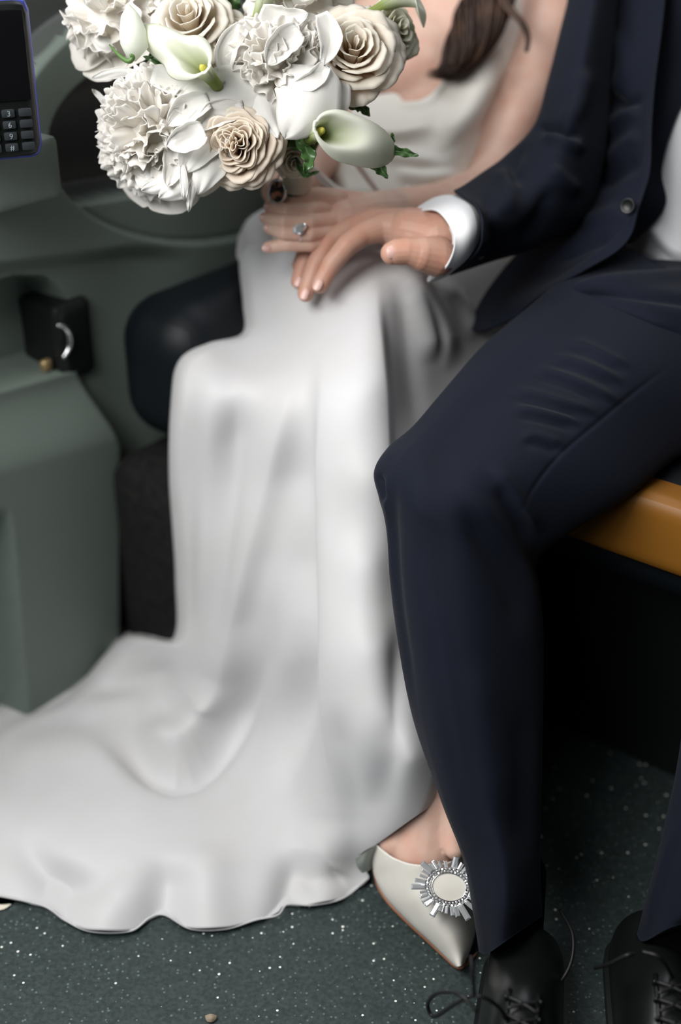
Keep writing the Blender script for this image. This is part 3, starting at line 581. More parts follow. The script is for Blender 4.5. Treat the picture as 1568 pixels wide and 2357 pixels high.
lf = [([(1400,600),(1235,770),(1130,868),(1060,930),(1000,1000),(967,1060),(964,1150),(975,1300),(1005,1500),(1040,1760),(1062,1890),(1082,1991),(1100,2400)], 0.0095, 36, 60),
 ([(1160,904),(1211,906),(1281,924),(1351,945),(1392,962)], 0.0050, 14, 6), ([(1165,917),(1220,922),(1290,942),(1360,965)], -0.0045, 8, 12),
 ([(1165,943),(1211,945),(1281,959),(1345,980)], 0.0045, 13, 6), ([(1170,956),(1225,960),(1290,976),(1340,994)], -0.0045, 8, 12),
 ([(1211,857),(1258,857),(1327,880),(1397,913),(1448,935)], 0.0050, 14, 6), ([(1215,870),(1262,872),(1330,896),(1400,930)], -0.0040, 8, 13),
 ([(1249,827),(1304,829),(1374,852),(1443,888)], 0.0042, 13, 7), ([(1255,840),(1310,844),(1375,868),(1440,902)], -0.0036, 8, 13),
 ([(1295,792),(1341,794),(1397,820),(1457,850)], 0.0038, 13, 8), ([(1300,806),(1345,810),(1400,836),(1455,866)], -0.0032, 8, 13),
 ([(1193,1001),(1239,1006),(1304,1026)], 0.0035, 13, 8), ([(1195,1015),(1240,1022),(1300,1044)], -0.0035, 9, 14),
 ([(1564,825),(1470,895),(1388,962),(1281,1055),(1211,1150),(1180,1210)], -0.0016, 5, 5),
 ([(1120,1065),(1165,1110),(1205,1165),(1248,1235)], 0.0055, 18, 12), ([(1140,1110),(1180,1180),(1225,1250)], -0.004, 18, 18),
 ([(1040,1105),(1110,1170),(1180,1260),(1235,1370),(1250,1450)], 0.006, 26, 18), ([(1050,1160),(1110,1250),(1170,1360),(1200,1480)], -0.005, 26, 26),
 ([(872,1085),(880,1120),(890,1160)], -0.009, 9, 9), ([(898,1080),(893,1140),(897,1260),(902,1400)], 0.0055, 9, 14), ([(925,1070),(915,1180),(925,1400),(965,1640)], -0.004, 14, 14),
 ([(1100,1500),(1130,1700),(1160,1900)], 0.004, 40, 40), ([(1200,1600),(1205,1800),(1200,2000)], -0.004, 30, 30), ([(1000,1400),(1030,1600),(1075,1850)], -0.002, 10, 16)]
lf = [(p, a*(.8 if a > 0 and wl < 15 or a < 0 and wl < 9 else .8), wl, wr) for p, a, wl, wr in lf]
V, F, m = pillow(leg, 520, 190, lf); F = cap_ends(V, F, m)
lap = [[(1215,700,1.31,.02),(1290,650,1.33,.03),(1400,606,1.34,.03),(1568,600,1.35,.03),(1850,640,1.38,.03)], [(1212,712,1.30,.03),(1300,672,1.30,.05),(1400,660,1.29,.06),(1568,690,1.28,.06),(1850,760,1.30,.06)], [(1215,722,1.285,.02),(1310,700,1.28,.03),(1400,728,1.265,.035),(1568,822,1.245,.035),(1850,960,1.25,.035)]]
V2, F2, m2 = pillow(lap, 90, 160, [([(1280,672),(1397,648),(1568,634),(1700,640)], .007, 10, 14), ([(1260,690),(1380,675),(1568,690),(1700,720)], -.006, 12, 14), ([(1330,690),(1450,720),(1568,768)], .004, 12, 16)]); F2 = cap_ends(V2, F2, m2)
leg2 = [[(1690,640,1.30,.05),(1800,820,1.25,.08),(1900,1040,1.20,.05)], [(1640,760,1.20,.05),(1790,930,1.14,.08),(1900,1140,1.10,.05)], [(1600,930,1.14,.05),(1760,1080,1.09,.075),(1920,1240,1.10,.05)], [(1585,1150,1.12,.05),(1740,1230,1.08,.07),(1900,1330,1.10,.05)],
 [(1590,1400,1.12,.05),(1730,1450,1.08,.065),(1890,1500,1.10,.05)], [(1568,1700,1.13,.045),(1700,1730,1.09,.06),(1850,1780,1.10,.05)], [(1525,1920,1.13,.04),(1650,1950,1.09,.055),(1790,1980,1.10,.04)], [(1490,2060,1.13,.03),(1600,2080,1.10,.05),(1730,2080,1.10,.04)], [(1466,2152,1.13,.012),(1485,2166,1.13,.03),(1560,2130,1.11,.04),(1700,2110,1.10,.02)]]
V3, F3, m3 = pillow(leg2, 200, 90, [([(1568,1880),(1530,1990),(1485,2150)], .004, 8, 40)]); F3 = cap_ends(V3, F3, m3)
V, F = merge([(V, F), (V2, F2), (V3, F3)]); trousers = add_mesh('trousers', V, F, M['wool'], groom)
# jacket: sleeve, near front, far front
slv = [[(1315,-130,1.42,.05),(1385,-130,1.41,.055),(1460,-130,1.42,.04)], [(1312,-20,1.40,.045),(1370,-20,1.39,.055),(1425,-20,1.40,.04)], [(1292,70,1.385,.045),(1355,80,1.37,.055),(1412,90,1.385,.04)], [(1262,190,1.365,.045),(1330,205,1.35,.055),(1402,220,1.37,.04)],
 [(1232,288,1.345,.045),(1300,330,1.335,.058),(1390,360,1.35,.045)], [(1165,360,1.33,.045),(1250,440,1.32,.06),(1345,500,1.34,.045)], [(1110,400,1.31,.04),(1180,480,1.30,.055),(1240,565,1.32,.04)], [(1070,428,1.29,.04),(1120,510,1.27,.05),(1130,600,1.30,.035)], [(1046,441,1.28,.035),(1098,478,1.235,.028),(1112,530,1.215,.022),(1098,580,1.235,.028),(1035,632,1.28,.035)]]
sf = [([(1290,300),(1330,240),(1350,150)], .006, 20, 20), ([(1230,295),(1280,300),(1340,320)], -.008, 10, 14), ([(1240,310),(1290,322),(1350,350)], .006, 14, 14), ([(1210,320),(1180,380),(1200,440)], -.007, 18, 18), ([(1150,380),(1170,430),(1160,500)], .006, 22, 22),
 ([(1260,380),(1300,420),(1340,440)], .006, 16, 16), ([(1270,420),(1240,500),(1180,560)], -.006, 20, 20), ([(1110,440),(1130,500),(1125,560)], -.003, 12, 12)]
Vs, Fs, ms = pillow(slv, 200, 120, sf)
jk = [[(1350,-130,1.46),(1440,-130,1.40),(1540,-130,1.33)], [(1375,20,1.44),(1450,20,1.37),(1529,20,1.315)], [(1375,150,1.42),(1445,150,1.35),(1514,150,1.30)], [(1365,280,1.41),(1435,285,1.335),(1505,285,1.285)], [(1345,400,1.40),(1420,410,1.325),(1499,405,1.27)], [(1285,490,1.39),(1390,505,1.31),(1474,490,1.262)],
 [(1215,560,1.40),(1320,575,1.32),(1438,563,1.262)], [(1160,620,1.41),(1250,640,1.335),(1350,622,1.272)], [(1110,690,1.40),(1160,700,1.34),(1240,684,1.285)], [(1080,760,1.39),(1120,760,1.34),(1190,728,1.30)]]
jf = [([(1420,60),(1440,160),(1400,240)], .006, 16, 20), ([(1400,200),(1440,240),(1490,220)], -.007, 12, 14), ([(1400,300),(1440,270),(1480,250)], .007, 16, 14), ([(1395,380),(1450,330),(1490,310)], .006, 16, 16), ([(1370,440),(1440,390),(1490,370)], -.007, 18, 18), ([(1330,520),(1400,500),(1440,470)], .006, 20, 20), ([(1270,610),(1350,570),(1420,545)], -.006, 16, 14),
 ([(1200,690),(1250,672),(1350,612),(1430,550),(1480,470),(1494,400),(1502,250),(1518,100)], .0035, 7, 7), ([(1380,0),(1385,150),(1372,300),(1310,460)], -.012, 18, 18)]
Pj = sheet(jk, 200, 110, jf); Vj = Pj.reshape(-1, 3); Fj = gridF(200, 110)
jacket = add_mesh('suit_jacket', *merge([(Vs, Fs), (Vj, Fj)]), M['wool'], groom, mod=[solid(0.0025, 0)])
jr = [[(1500,-130,1.37),(1600,-130,1.33),(1760,-130,1.36)], [(1500,60,1.37),(1560,60,1.34),(1690,60,1.36)], [(1480,250,1.36),(1530,250,1.34),(1572,240,1.34)], [(1470,390,1.34),(1495,390,1.335),(1524,385,1.335)], [(1470,470,1.33),(1495,470,1.325),(1530,475,1.33)], [(1440,560,1.33),(1450,560,1.33),(1462,555,1.33)]]
Pj = sheet(jr, 80, 40, ()); lapel = add_mesh('lining', Pj.reshape(-1, 3), gridF(80, 40), M['wool2'], jacket, mod=[solid(0.003, 0)])
jr2 = [[(1620,-130,1.40),(1760,-130,1.36),(1900,-130,1.42)], [(1640,200,1.36),(1780,200,1.30),(1900,200,1.38)], [(1640,450,1.32),(1780,450,1.27),(1900,450,1.34)], [(1680,640,1.30),(1800,660,1.25),(1900,660,1.30)]]
Pj = sheet(jr2, 60, 40, ()); add_mesh('jacket_front', Pj.reshape(-1, 3), gridF(60, 40), M['wool'], jacket, mod=[solid(0.004, 0)])
a_, b_, c_ = frame(C0-W(1447,474,1.258)+RX*-0.6); bt = W(1447,474,1.262); ph = np.linspace(0, 2*math.pi, 24, endpoint=False); R = []
for r, hh in ((.0002, .0022), (.0055, .0022), (.0066, .0034), (.0075, .0030), (.0078, .0015), (.006, -.001)): R.append(bt+c_*hh+r*(np.outer(np.cos(ph), a_)+np.outer(np.sin(ph), b_)))
btn = add_mesh('button', np.concatenate(R), gridF(6, 24, wrap=True), M['blk'], jacket)
# shirt, cuff
sh = [[(1400,-130,1.50,.05),(1560,-130,1.45,.09),(1760,-130,1.48,.06)], [(1400,100,1.49,.05),(1560,100,1.44,.09),(1740,100,1.47,.06)], [(1400,300,1.47,.05),(1560,300,1.43,.09),(1740,300,1.45,.06)], [(1380,470,1.44,.05),(1560,470,1.42,.09),(1740,480,1.44,.06)], [(1350,600,1.42,.03),(1560,610,1.39,.06),(1760,640,1.40,.05)], [(1380,700,1.42,.02),(1560,720,1.38,.03),(1760,760,1.38,.02)]]
V, F, m = pillow(sh, 80, 70, [([(1500,560),(1540,600),(1600,620)], -.008, 12, 12), ([(1480,480),(1530,560),(1600,600)], .008, 16, 16), ([(1400,560),(1470,590),(1560,640)], -.006, 14, 14)]); add_mesh('shirt', V, F, M['shirt'], groom)
cf = [[(1110,470,1.31,.012),(1135,490,1.295,.012),(1142,530,1.288,.012),(1130,570,1.295,.012),(1085,600,1.31,.012)], [(1062,455,1.29,.024),(1096,482,1.255,.02),(1106,530,1.237,.016),(1095,578,1.255,.02),(1052,618,1.29,.024)], [(1005,458,1.283,.026),(1060,478,1.238,.023),(1082,532,1.212,.018),(1068,590,1.235,.023),(1008,640,1.283,.026)], [(946,493,1.275,.022),(1005,488,1.238,.02),(1044,545,1.207,.015),(1030,605,1.23,.02),(985,645,1.272,.022)]]
V, F, m = pillow(cf, 50, 90, ()); tag(add_mesh('shirt_cuff', V, F, M['shirt'], groom, mod=[solid(0.0022, -1)]), 'white shirt cuff')
# body and hand
caps = cp([(1600,450,1.53,.08),(1600,250,1.53,.09),(1590,0,1.54,.095),(1560,-160,1.56,.09)])+cp([(1550,-150,1.55,.07),(1400,-120,1.46,.030),(1345,180,1.385,.026),(1280,420,1.345,.026),(1120,530,1.285,.026),(1060,548,1.262,.026)])
caps += cp([(1600,450,1.53,.08),(1600,740,1.40,.05),(1400,900,1.24,.045),(1060,1130,1.165,.036),(1110,1600,1.15,.034),(1170,2020,1.15,.022)])+cp([(1600,450,1.53,.08),(1780,800,1.3,.05),(1760,1100,1.12,.045),(1700,1700,1.11,.036),(1640,2040,1.11,.022)])
V1, F1 = blob(caps, 0.007, 4)
hc = [(W(1075,548,1.268), W(1010,545,1.255), .0255, .0265), (W(1010,545,1.255), W(945,530,1.262), .026, .0225), (W(1000,535,1.265), W(885,522,1.268), .0235, .0150),
 (W(1000,530,1.275), W(862,512,1.285), .0225, .0145), (W(1000,530,1.285), W(838,508,1.302), .021, .0135), (W(1000,540,1.29), W(822,512,1.318), .019, .0125), (W(960,545,1.262), W(890,528,1.28), .024, .016)]
gf = [
 [(1005,590,1.232,.0195),(975,585,1.226,.0170),(940,578,1.222,.0132),(915,580,1.222,.0125),(903,583,1.2225,.0112)],     # thumb
 [(880,524,1.268,.0142),(835,538,1.262,.0118),(800,564,1.256,.0108),(765,606,1.256,.0098),(737,656,1.259,.0084)],
 [(862,510,1.286,.0140),(803,528,1.282,.0112),(758,556,1.278,.0107),(726,612,1.277,.0097),(704,676,1.277,.0084)],
 [(840,504,1.304,.0130),(777,524,1.302,.0106),(733,553,1.299,.0100),(703,598,1.296,.0090),(687,648,1.295,.0078)],
 [(822,506,1.322,.0120),(762,526,1.320,.0096),(724,550,1.318,.0090),(702,580,1.314,.0080),(688,612,1.311,.0070)]]
for f in gf: hc += cp(f)
V2, F2 = blob(hc, 0.001, 3)
V, F = merge([(V1, F1), (V2, F2)]); add_mesh('body', V, F, M['skin_g'], groom)
nail(groom, 905,580,1.2108,(-1,.25), .0062,.0068); nail(groom, 731,655,1.2495,(-.5,1), .0062,.0046, C0-W(731,655,1.25)+RX*-.5)
nail(groom, 700,676,1.2682,(-.35,1), .0062,.0046, C0-W(701,674,1.26)+RX*-.45); nail(groom, 685,648,1.2868,(-.35,1), .0055,.004, C0-W(687,645,1.28)+RX*-.5); nail(groom, 685,611,1.3035,(-.3,1), .0048,.0036, C0-W(686,607,1.29)+RX*-.5)
V, F = capsule(W(1198,2010,1.18), np.array([.158, .805, .05]), .024, .024); add_mesh('sock', V, F, M['sock'], groom)
V, F = capsule(W(1640,2030,1.13), np.array([.285, .79, .06]), .028, .026); add_mesh('sock', V, F, M['sock'], groom)
# lace-up shoes
def oxford(ax, ay, heading, lace_pts, m=M['black']):
    d = np.array([math.sin(heading), -math.cos(heading), 0]); s = np.array([math.cos(heading), math.sin(heading), 0]); up = np.array([0, 0, 1.]); o = np.array([ax, ay, 0])
    prof = [(-.075,.026,.055),(-.06,.034,.070),(-.02,.036,.080),(.03,.037,.100),(.07,.040,.092),(.11,.044,.074),(.15,.046,.060),(.19,.042,.050),(.225,.030,.040),(.245,.012,.026)]
    pr = cr(np.array(prof), 60); th = np.linspace(0, math.pi, 26); R = []
    for l, w_, hh in pr:
        prt = np.stack([np.cos(th)*w_, 0.012+np.sin(th)**0.8*(hh-.012)], 1); R.append(o+d*l+prt[:, :1]*s+prt[:, 1:]*up)
    V = np.concatenate(R); F = list(map(list, gridF(60, 26))); F.append(list(range(26))); F.append(list(range(59*26, 60*26))[::-1])
    sh = add_mesh('shoe', V, F, m, groom)
    P = cr(np.array([(a, b) for a, b, c in prof]), 50); V = []
    for l, w_ in P:
        for sd, z in ((-1, 0.0005), (-1, .013), (1, .013), (1, .0005)): V.append(o+d*l+s*sd*(w_+.004)+up*z)
    F = list(map(list, gridF(50, 4, wrap=True)))+[[3, 2, 1, 0], [196, 197, 198, 199]]; add_mesh('sole', V, F, M['blk'], sh, smooth=False)
    top = lambda l: np.interp(l, [p[0] for p in prof], [p[2] for p in prof])
    # tongue and facings
    for sd in (-1, 1):
        q = np.array([o+d*l+s*sd*.012+up*(top(l)-.001) for l in np.linspace(.035, .125, 10)]); V, F = tube(q, .0022, 8); add_mesh('facing', V, F, m, sh)
    for i in range(5):
        l0 = .045+.015*i
        for sd in (-1, 1):
            q = np.array([o+d*(l0+.012*t)+s*sd*(.013*(1-2*t))+up*(top(l0)+.0035+.002*math.sin(math.pi*t)) for t in np.linspace(0, 1, 8)]); V, F = tube(q, .0016, 6); add_mesh('lace', V, F, M['lace'], sh)
    for i in range(5):
        for sd in (-1, 1):
            V, F = capsule(o+d*(.045+.015*i)+s*sd*.014+up*(top(.045+.015*i)+.001), o+d*(.045+.015*i)+s*sd*.014+up*(top(.045+.015*i)+.0035), .0022, .002, n=8); add_mesh('eyelet', V, F, M['silver'] if False else m, sh)
    for q in lace_pts:
        q = cr(np.array(q, float), 40); d_ = dz(q[:, 0], q[:, 1], q[:, 2]); V, F = tube(W(q[:, 0], q[:, 1], d_), .0017, 8); add_mesh('lace', V, F, M['lace'], sh)
    return sh
oxford(.158, .748, -.20, [[(1100,2330,.115),(1060,2290,.12),(1010,2285,.10),(985,2310,.07),(1000,2340,.06),(1050,2310,.10),(1100,2292,.13),(1150,2320,.11),(1175,2370,.08)], [(1085,2200,.16),(1088,2240,.15),(1092,2290,.13)], [(1290,2095,.07),(1318,2150,.07),(1316,2210,.06),(1290,2260,.05),(1250,2290,.05)]])
oxford(.278, .765, -.10, [[(1460,2195,.13),(1440,2200,.13),(1400,2220,.11),(1370,2228,.08)], [(1480,2190,.13),(1520,2205,.13),(1548,2250,.10),(1565,2310,.06)]])

# ------------------------------------------------------------------ the bouquet
bq = empty('bouquet', W(650,560,1.30), 'round bridal bouquet of white peonies, cream roses and calla lilies held in hand', 'bouquet')
rn2 = random.Random(11)
def colour(o, cols):
    me = o.data; a = me.color_attributes.new('Col', 'FLOAT_COLOR', 'POINT'); a.data.foreach_set('color', np.c_[cols, np.ones(len(cols))].ravel())
def put(c, axis, roll=0.0):
    n = np.asarray(axis, float); n /= np.linalg.norm(n); a = RX-n*(RX @ n); a /= np.linalg.norm(a); b = np.cross(n, a)
    return lambda L: c+L[..., :1]*(a*math.cos(roll)+b*math.sin(roll))+L[..., 1:2]*(-a*math.sin(roll)+b*math.cos(roll))+L[..., 2:3]*n
def petal_obj(P, cols, parent, n, m, name='petal'):
    o = add_mesh(name, P.reshape(-1, 3), gridF(n, m), M['peony'], parent, mod=[solid(0.0006, 0)]); colour(o, cols.reshape(-1, 3)); return o
TOC = -FW
def rose(px, py, d, R, axis, npet, seed, rim, deep, quarter=0.0, spread=1.0, roll=0.0, label=None):
    rr = random.Random(seed); c = W(px, py, d); T = put(c, axis, roll); e = empty('rose', c, parent=bq)
    if label: e['label'] = label
    n, m = 18, 25; h = np.linspace(0, 1, n)[:, None]; a = np.linspace(-1, 1, m)[None, :]
    for k in range(npet):
        t = k/(npet-1); phi = k*2.39996+rr.uniform(-.25, .25); Rk = R*(.05+.95*t**.85); wd = 1.5-.72*t+rr.uniform(-.1, .1)
        zr = R*(.42-.74*t**1.9)+rr.uniform(-.05, .05)*R; zb = -R*.55
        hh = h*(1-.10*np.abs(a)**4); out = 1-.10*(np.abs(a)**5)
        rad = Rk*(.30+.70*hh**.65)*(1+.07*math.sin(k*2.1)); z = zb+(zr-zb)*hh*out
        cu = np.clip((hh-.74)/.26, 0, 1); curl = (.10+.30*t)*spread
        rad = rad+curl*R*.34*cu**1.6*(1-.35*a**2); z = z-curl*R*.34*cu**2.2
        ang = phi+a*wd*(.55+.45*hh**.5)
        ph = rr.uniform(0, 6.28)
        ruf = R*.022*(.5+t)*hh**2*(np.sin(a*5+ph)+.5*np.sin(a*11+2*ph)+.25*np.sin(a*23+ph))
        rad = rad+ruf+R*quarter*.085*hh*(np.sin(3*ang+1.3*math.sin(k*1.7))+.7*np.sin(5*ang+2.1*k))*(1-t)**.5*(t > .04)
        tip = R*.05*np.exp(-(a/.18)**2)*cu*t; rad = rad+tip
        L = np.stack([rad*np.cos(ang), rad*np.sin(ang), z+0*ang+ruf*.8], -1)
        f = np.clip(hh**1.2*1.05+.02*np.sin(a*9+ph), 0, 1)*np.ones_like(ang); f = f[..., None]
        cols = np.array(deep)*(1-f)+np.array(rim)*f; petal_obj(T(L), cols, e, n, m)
    return e
def peony(px, py, d, R, axis, nin, guards, seed, rim=(.89,.87,.835), deep=(.88,.85,.79), cone=1.35, label=None, pw=.46):
    rr = random.Random(seed); c = W(px, py, d); T = put(c, axis); e = empty('peony', c, parent=bq)
    if label: e['label'] = label
    n, m = 16, 23; h = np.linspace(0, 1, n)[:, None]; a = np.linspace(-1, 1, m)[None, :]
    V, F = capsule(T(np.array([0, 0, -R*.42])), T(np.array([0, 0, -R*.40])), R*.66, R*.66, n=28); ob = add_mesh('heart', V, F, M['peony'], e); colour(ob, np.tile(deep, (len(V), 1)))
    for k in range(nin):                                                # ruffled heart
        t = (k+.5)/nin; pol = cone*math.sqrt(t); phi = k*2.39996+rr.uniform(-.2, .2); sz = R*rr.uniform(.8, 1.2)*pw*(1+.15*t)
        dr = np.array([math.sin(pol)*math.cos(phi), math.sin(pol)*math.sin(phi), math.cos(pol)])
        tg = np.array([-math.sin(phi), math.cos(phi), 0]); tw = rr.uniform(-.7, .7); bn_ = np.cross(dr, tg)
        s = tg*math.cos(tw)+bn_*math.sin(tw); nn = np.cross(s, dr); nn = nn if nn @ np.array([0, 0, 1]) > 0 else -nn
        wv = .18+.82*np.sin(np.clip(h, 0, 1)*1.75)**1.1; ph = rr.uniform(0, 6.28); fr = rr.uniform(3.5, 6)
        ruf = sz*.13*h**1.6*(np.sin(a*fr+ph)+.45*np.sin(a*fr*2.3+2*ph))
        ln = R*.40+(R*rr.uniform(.88, 1.04)-R*.40)*h*(1-.13*a**2)-R*.035*h**4*np.cos(a*fr*2+ph)
        bend = sz*(.30*h**2+.22*a**2*h); sgn = 1 if rr.random() < .7 else -1
        L = ln[..., None]*dr+(a*wv*sz*.60)[..., None]*s+((ruf-bend*sgn)[..., None])*nn; L = L-np.array([0, 0, R*.30])
        f = np.clip((h-.1)*1.3, 0, 1)[..., None]*np.ones((n, m, 1)); petal_obj(T(L), np.array(deep)*(1-f)+np.array(rim)*f, e, n, m)
    for (phi, tilt, wdt, ln_, cup) in guards:                            # broad smooth outer petals
        s = np.array([-math.sin(phi), math.cos(phi), 0]); ph = rr.uniform(0, 6.28)
        th = tilt*(.15+.85*h)                                           # 0 = along axis, pi/2 = flat out
        rad = R*ln_*np.sin(np.clip(h*1.0, 0, 1)*tilt)+0*a; z = R*(-.62+ln_*.92*(1-np.cos(h*(2.1-tilt)*.9))*.75)
        wv = np.sin(.25+h*2.25)**.75; x = a*wv*R*wdt; cr_ = R*cup*a**2*wv
        rad2 = rad-cr_*.55; z2 = z+cr_*.6+R*.018*h**3*np.sin(a*6+ph)
        od = np.array([math.cos(phi), math.sin(phi), 0]); L = rad2[..., None]*od+x[..., None]*s+np.stack([0*z2, 0*z2, z2], -1)
        f = np.clip(h*1.5, 0, 1)[..., None]*np.ones((n, m, 1)); petal_obj(T(L), np.array((.80, .78, .70))*(1-f)+np.array(rim)*f, e, n, m)
    return e
WR, WD = (.88,.855,.81), (.84,.75,.62)
g8 = lambda tilt=1.45, w_=.52, l=1.1, cup=.25, off=0, n=7: [(off+2*math.pi*k/n, tilt+.12*math.sin(k*2), w_, l, cup) for k in range(n)]
p1 = peony(350,300,1.185,.062, TOC+RX*-.45+UP*-.12, 125, g8(1.6,.5,1.18,.2,.3), 3, pw=.34, cone=1.5)
p2 = peony(635,150,1.168,.054, TOC+RX*-.1+UP*.05, 80, g8(1.15,.62,1.25,.35,.1,6)+[(-1.3,1.0,.78,1.35,.35),(-2.2,1.15,.60,1.35,.3)], 8, cone=1.25, pw=.42)
peony(245,30,1.215,.048, TOC+RX*-.5+UP*.4, 30, g8(1.5,.55,1.2,.2,.8), 21)
peony(690,-20,1.20,.05, TOC+UP*.5, 26, g8(1.4,.5,1.1), 23)
peony(330,-30,1.22,.05, TOC+UP*.5-RX*.2, 22, g8(1.4,.5,1.1), 24)
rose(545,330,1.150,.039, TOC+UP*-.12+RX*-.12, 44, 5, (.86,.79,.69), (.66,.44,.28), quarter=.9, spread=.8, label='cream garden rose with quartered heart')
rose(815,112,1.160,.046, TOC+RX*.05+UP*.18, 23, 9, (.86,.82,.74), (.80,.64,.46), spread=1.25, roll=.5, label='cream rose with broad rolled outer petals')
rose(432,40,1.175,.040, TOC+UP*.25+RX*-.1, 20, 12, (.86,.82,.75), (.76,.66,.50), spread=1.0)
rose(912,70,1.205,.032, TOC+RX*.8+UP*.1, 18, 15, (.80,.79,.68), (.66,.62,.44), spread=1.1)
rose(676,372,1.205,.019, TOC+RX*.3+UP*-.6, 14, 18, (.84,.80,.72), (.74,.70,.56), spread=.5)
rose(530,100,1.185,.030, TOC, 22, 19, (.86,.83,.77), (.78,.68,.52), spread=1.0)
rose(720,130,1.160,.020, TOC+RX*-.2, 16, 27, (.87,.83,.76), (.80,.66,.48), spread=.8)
# loose single petals around the left peony
def loose(pts, wpx, d, parent, bend=.006, dd=0.0):
    q = cr(np.array(pts, float), 16); t = np.gradient(q, axis=0); t /= np.linalg.norm(t, axis=1, keepdims=True); nn = np.stack([-t[:, 1], t[:, 0]], 1)
    s = np.linspace(0, 1, 16); wd = wpx*np.sin(np.pi*np.clip(s*.86+.14, 0, 1))**.6; a = np.linspace(-1, 1, 13)
    X_ = q[:, :1]+nn[:, :1]*a*wd[:, None]; Y_ = q[:, 1:]+nn[:, 1:]*a*wd[:, None]
    ph = px0 = (pts[0][0]*.13+pts[0][1]*.07); wob = 1+.05*np.sin(s*9+ph)+.03*np.sin(s*21+ph)
    X_ = q[:, :1]+nn[:, :1]*a*(wd*wob)[:, None]; Y_ = q[:, 1:]+nn[:, 1:]*a*(wd*wob)[:, None]
    D = d+dd*s[:, None]+bend*(np.abs(a[None])**2.4-.7)*np.sin(np.pi*s)[:, None]-.0035*np.clip((np.abs(a[None])-.8)/.2, 0, 1)*np.sin(np.pi*s)[:, None]
    D = D+.0011*np.sin(a[None]*6+s[:, None]*5+ph)*s[:, None]+.0006*np.sin(a[None]*17+ph+3*s[:, None])+.007*np.clip((s[:, None]-.8)/.2, 0, 1)**2*(1 if math.sin(ph*7) > 0 else -1)
    cols = np.ones((16, 13, 3))*np.array((.87,.86,.83)); petal_obj(W(X_, Y_, D), cols, parent, 16, 13)
pe = p1
for p, w_, d_, b_ in [([(300,165),(255,170),(212,180)],13,1.20,.004), ([(250,250),(232,225),(212,205)],7,1.21,.003), ([(285,340),(262,318),(243,318)],14,1.20,.004), ([(470,300),(430,318),(384,335)],34,1.130,-.006), ([(445,390),(410,430),(365,455)],30,1.165,.008), ([(420,380),(425,430),(424,462)],9,1.150,.004), ([(450,400),(440,450),(434,488)],9,1.158,.005),
   ([(470,380),(463,425),(445,445)],16,1.170,.005), ([(370,380),(340,420),(312,402)],20,1.175,.006), ([(415,370),(378,420),(325,438)],24,1.170,.007), ([(300,350),(275,375),(262,372)],16,1.19,.005), ([(610,195),(500,215),(400,250)],58,1.150,.008), ([(520,240),(470,310),(420,400)],52,1.148,-.007), ([(520,330),(485,380),(455,448)],38,1.154,.006), ([(350,170),(430,190),(520,190)],34,1.152,-.006), ([(480,230),(430,250),(385,290)],32,1.142,-.006), ([(560,250),(500,260),(450,300)],30,1.146,-.006), ([(400,330),(400,380),(385,430)],26,1.160,-.005), ([(230,60),(215,80),(192,62)],20,1.21,.006), ([(260,110),(235,100),(205,70)],18,1.20,.006)]:
    loose(p, w_, d_, pe, b_)
for p, w_, d_, b_ in [([(715,150),(708,230),(655,320)],76,1.140,.016), ([(778,185),(755,250),(700,318)],44,1.152,.010), ([(600,190),(608,255),(640,318)],34,1.152,.008), ([(560,60),(522,110),(516,190)],26,1.152,-.006),
   ([(690,70),(650,100),(615,150)],34,1.132,-.009), ([(740,30),(762,90),(745,150)],26,1.140,-.007), ([(600,25),(650,45),(710,30)],30,1.146,-.008), ([(750,150),(720,185),(670,200)],22,1.134,-.006)]:
    loose(p, w_, d_, p2, b_)
# calla lilies
def calla(c0, ctip, cthroat, name_label, R, L, axis, roll, tipk=1.0, seed=1, spad=True, gcol=(.30,.38,.10), off=.55, tw=.50):
    T = put(c0, axis, roll); e = empty('calla_lily', c0, parent=bq)
    if name_label: e['label'] = name_label
    n, m = 40, 72; h = np.linspace(0, 1, n)[:, None]; th = np.linspace(-math.pi*1.02, math.pi*1.02, m)[None, :]
    rim = R*(.55+.45*np.cos(th/2)**2+tipk*1.0*np.exp(-(th/tw)**2)+.10*np.cos(2*th))
    rad = R*.16+(rim-R*.16)*h**2.0; z = L*(h**.72)*(1-.0*th)-R*.55*np.clip((h-.66)/.34, 0, 1)**2*(1+.5*np.cos(th)+.5*np.exp(-(th/.5)**2)*tipk)
    ov = 1+.08*(np.abs(th) > math.pi*.93)
    P = np.stack([rad*np.cos(th)*ov+R*off*h**1.5, rad*np.sin(th)*ov+0*z, z-L*.55+0*th], -1)
    f = np.clip((h-.22)/.50, 0, 1)**.9*np.ones((n, m)); cols = np.array(gcol)*(1-f[..., None])+np.array((.85,.86,.77))*f[..., None]
    tipg = (np.exp(-(th/.30)**2)*np.clip((h-.82)/.18, 0, 1))[..., None]; cols = cols*(1-.35*tipg)+np.array((.45,.55,.25))*.35*tipg
    o = add_mesh('spathe', T(P).reshape(-1, 3), gridF(n, m), M['peony'], e, mod=[solid(0.0011, 0)]); colour(o, cols.reshape(-1, 3))
    if spad:
        V, F = tube(T(np.array([[0, 0, -L*.5], [0.001, 0, -L*.1], [.002, 0, L*.12], [.002, 0, L*.2]])), [.0030, .0036, .0032, .0014], 12); tag(add_mesh('spadix', V, F, M['yellow'], e), 'yellow spadix')
    V, F = tube(T(np.array([[0, 0, -L*.5], [0, 0, -L*1.0], [0, 0.004, -L*1.5]])), [R*.17, R*.15, R*.13], 14); add_mesh('stem', V, F, M['stem'], e)
calla(W(732,303,1.134), None, None, 'calla lily opening to the right below the peony', .031, .046, TOC+RX*.35+UP*-.02, -.10, tipk=1.05, off=.42)
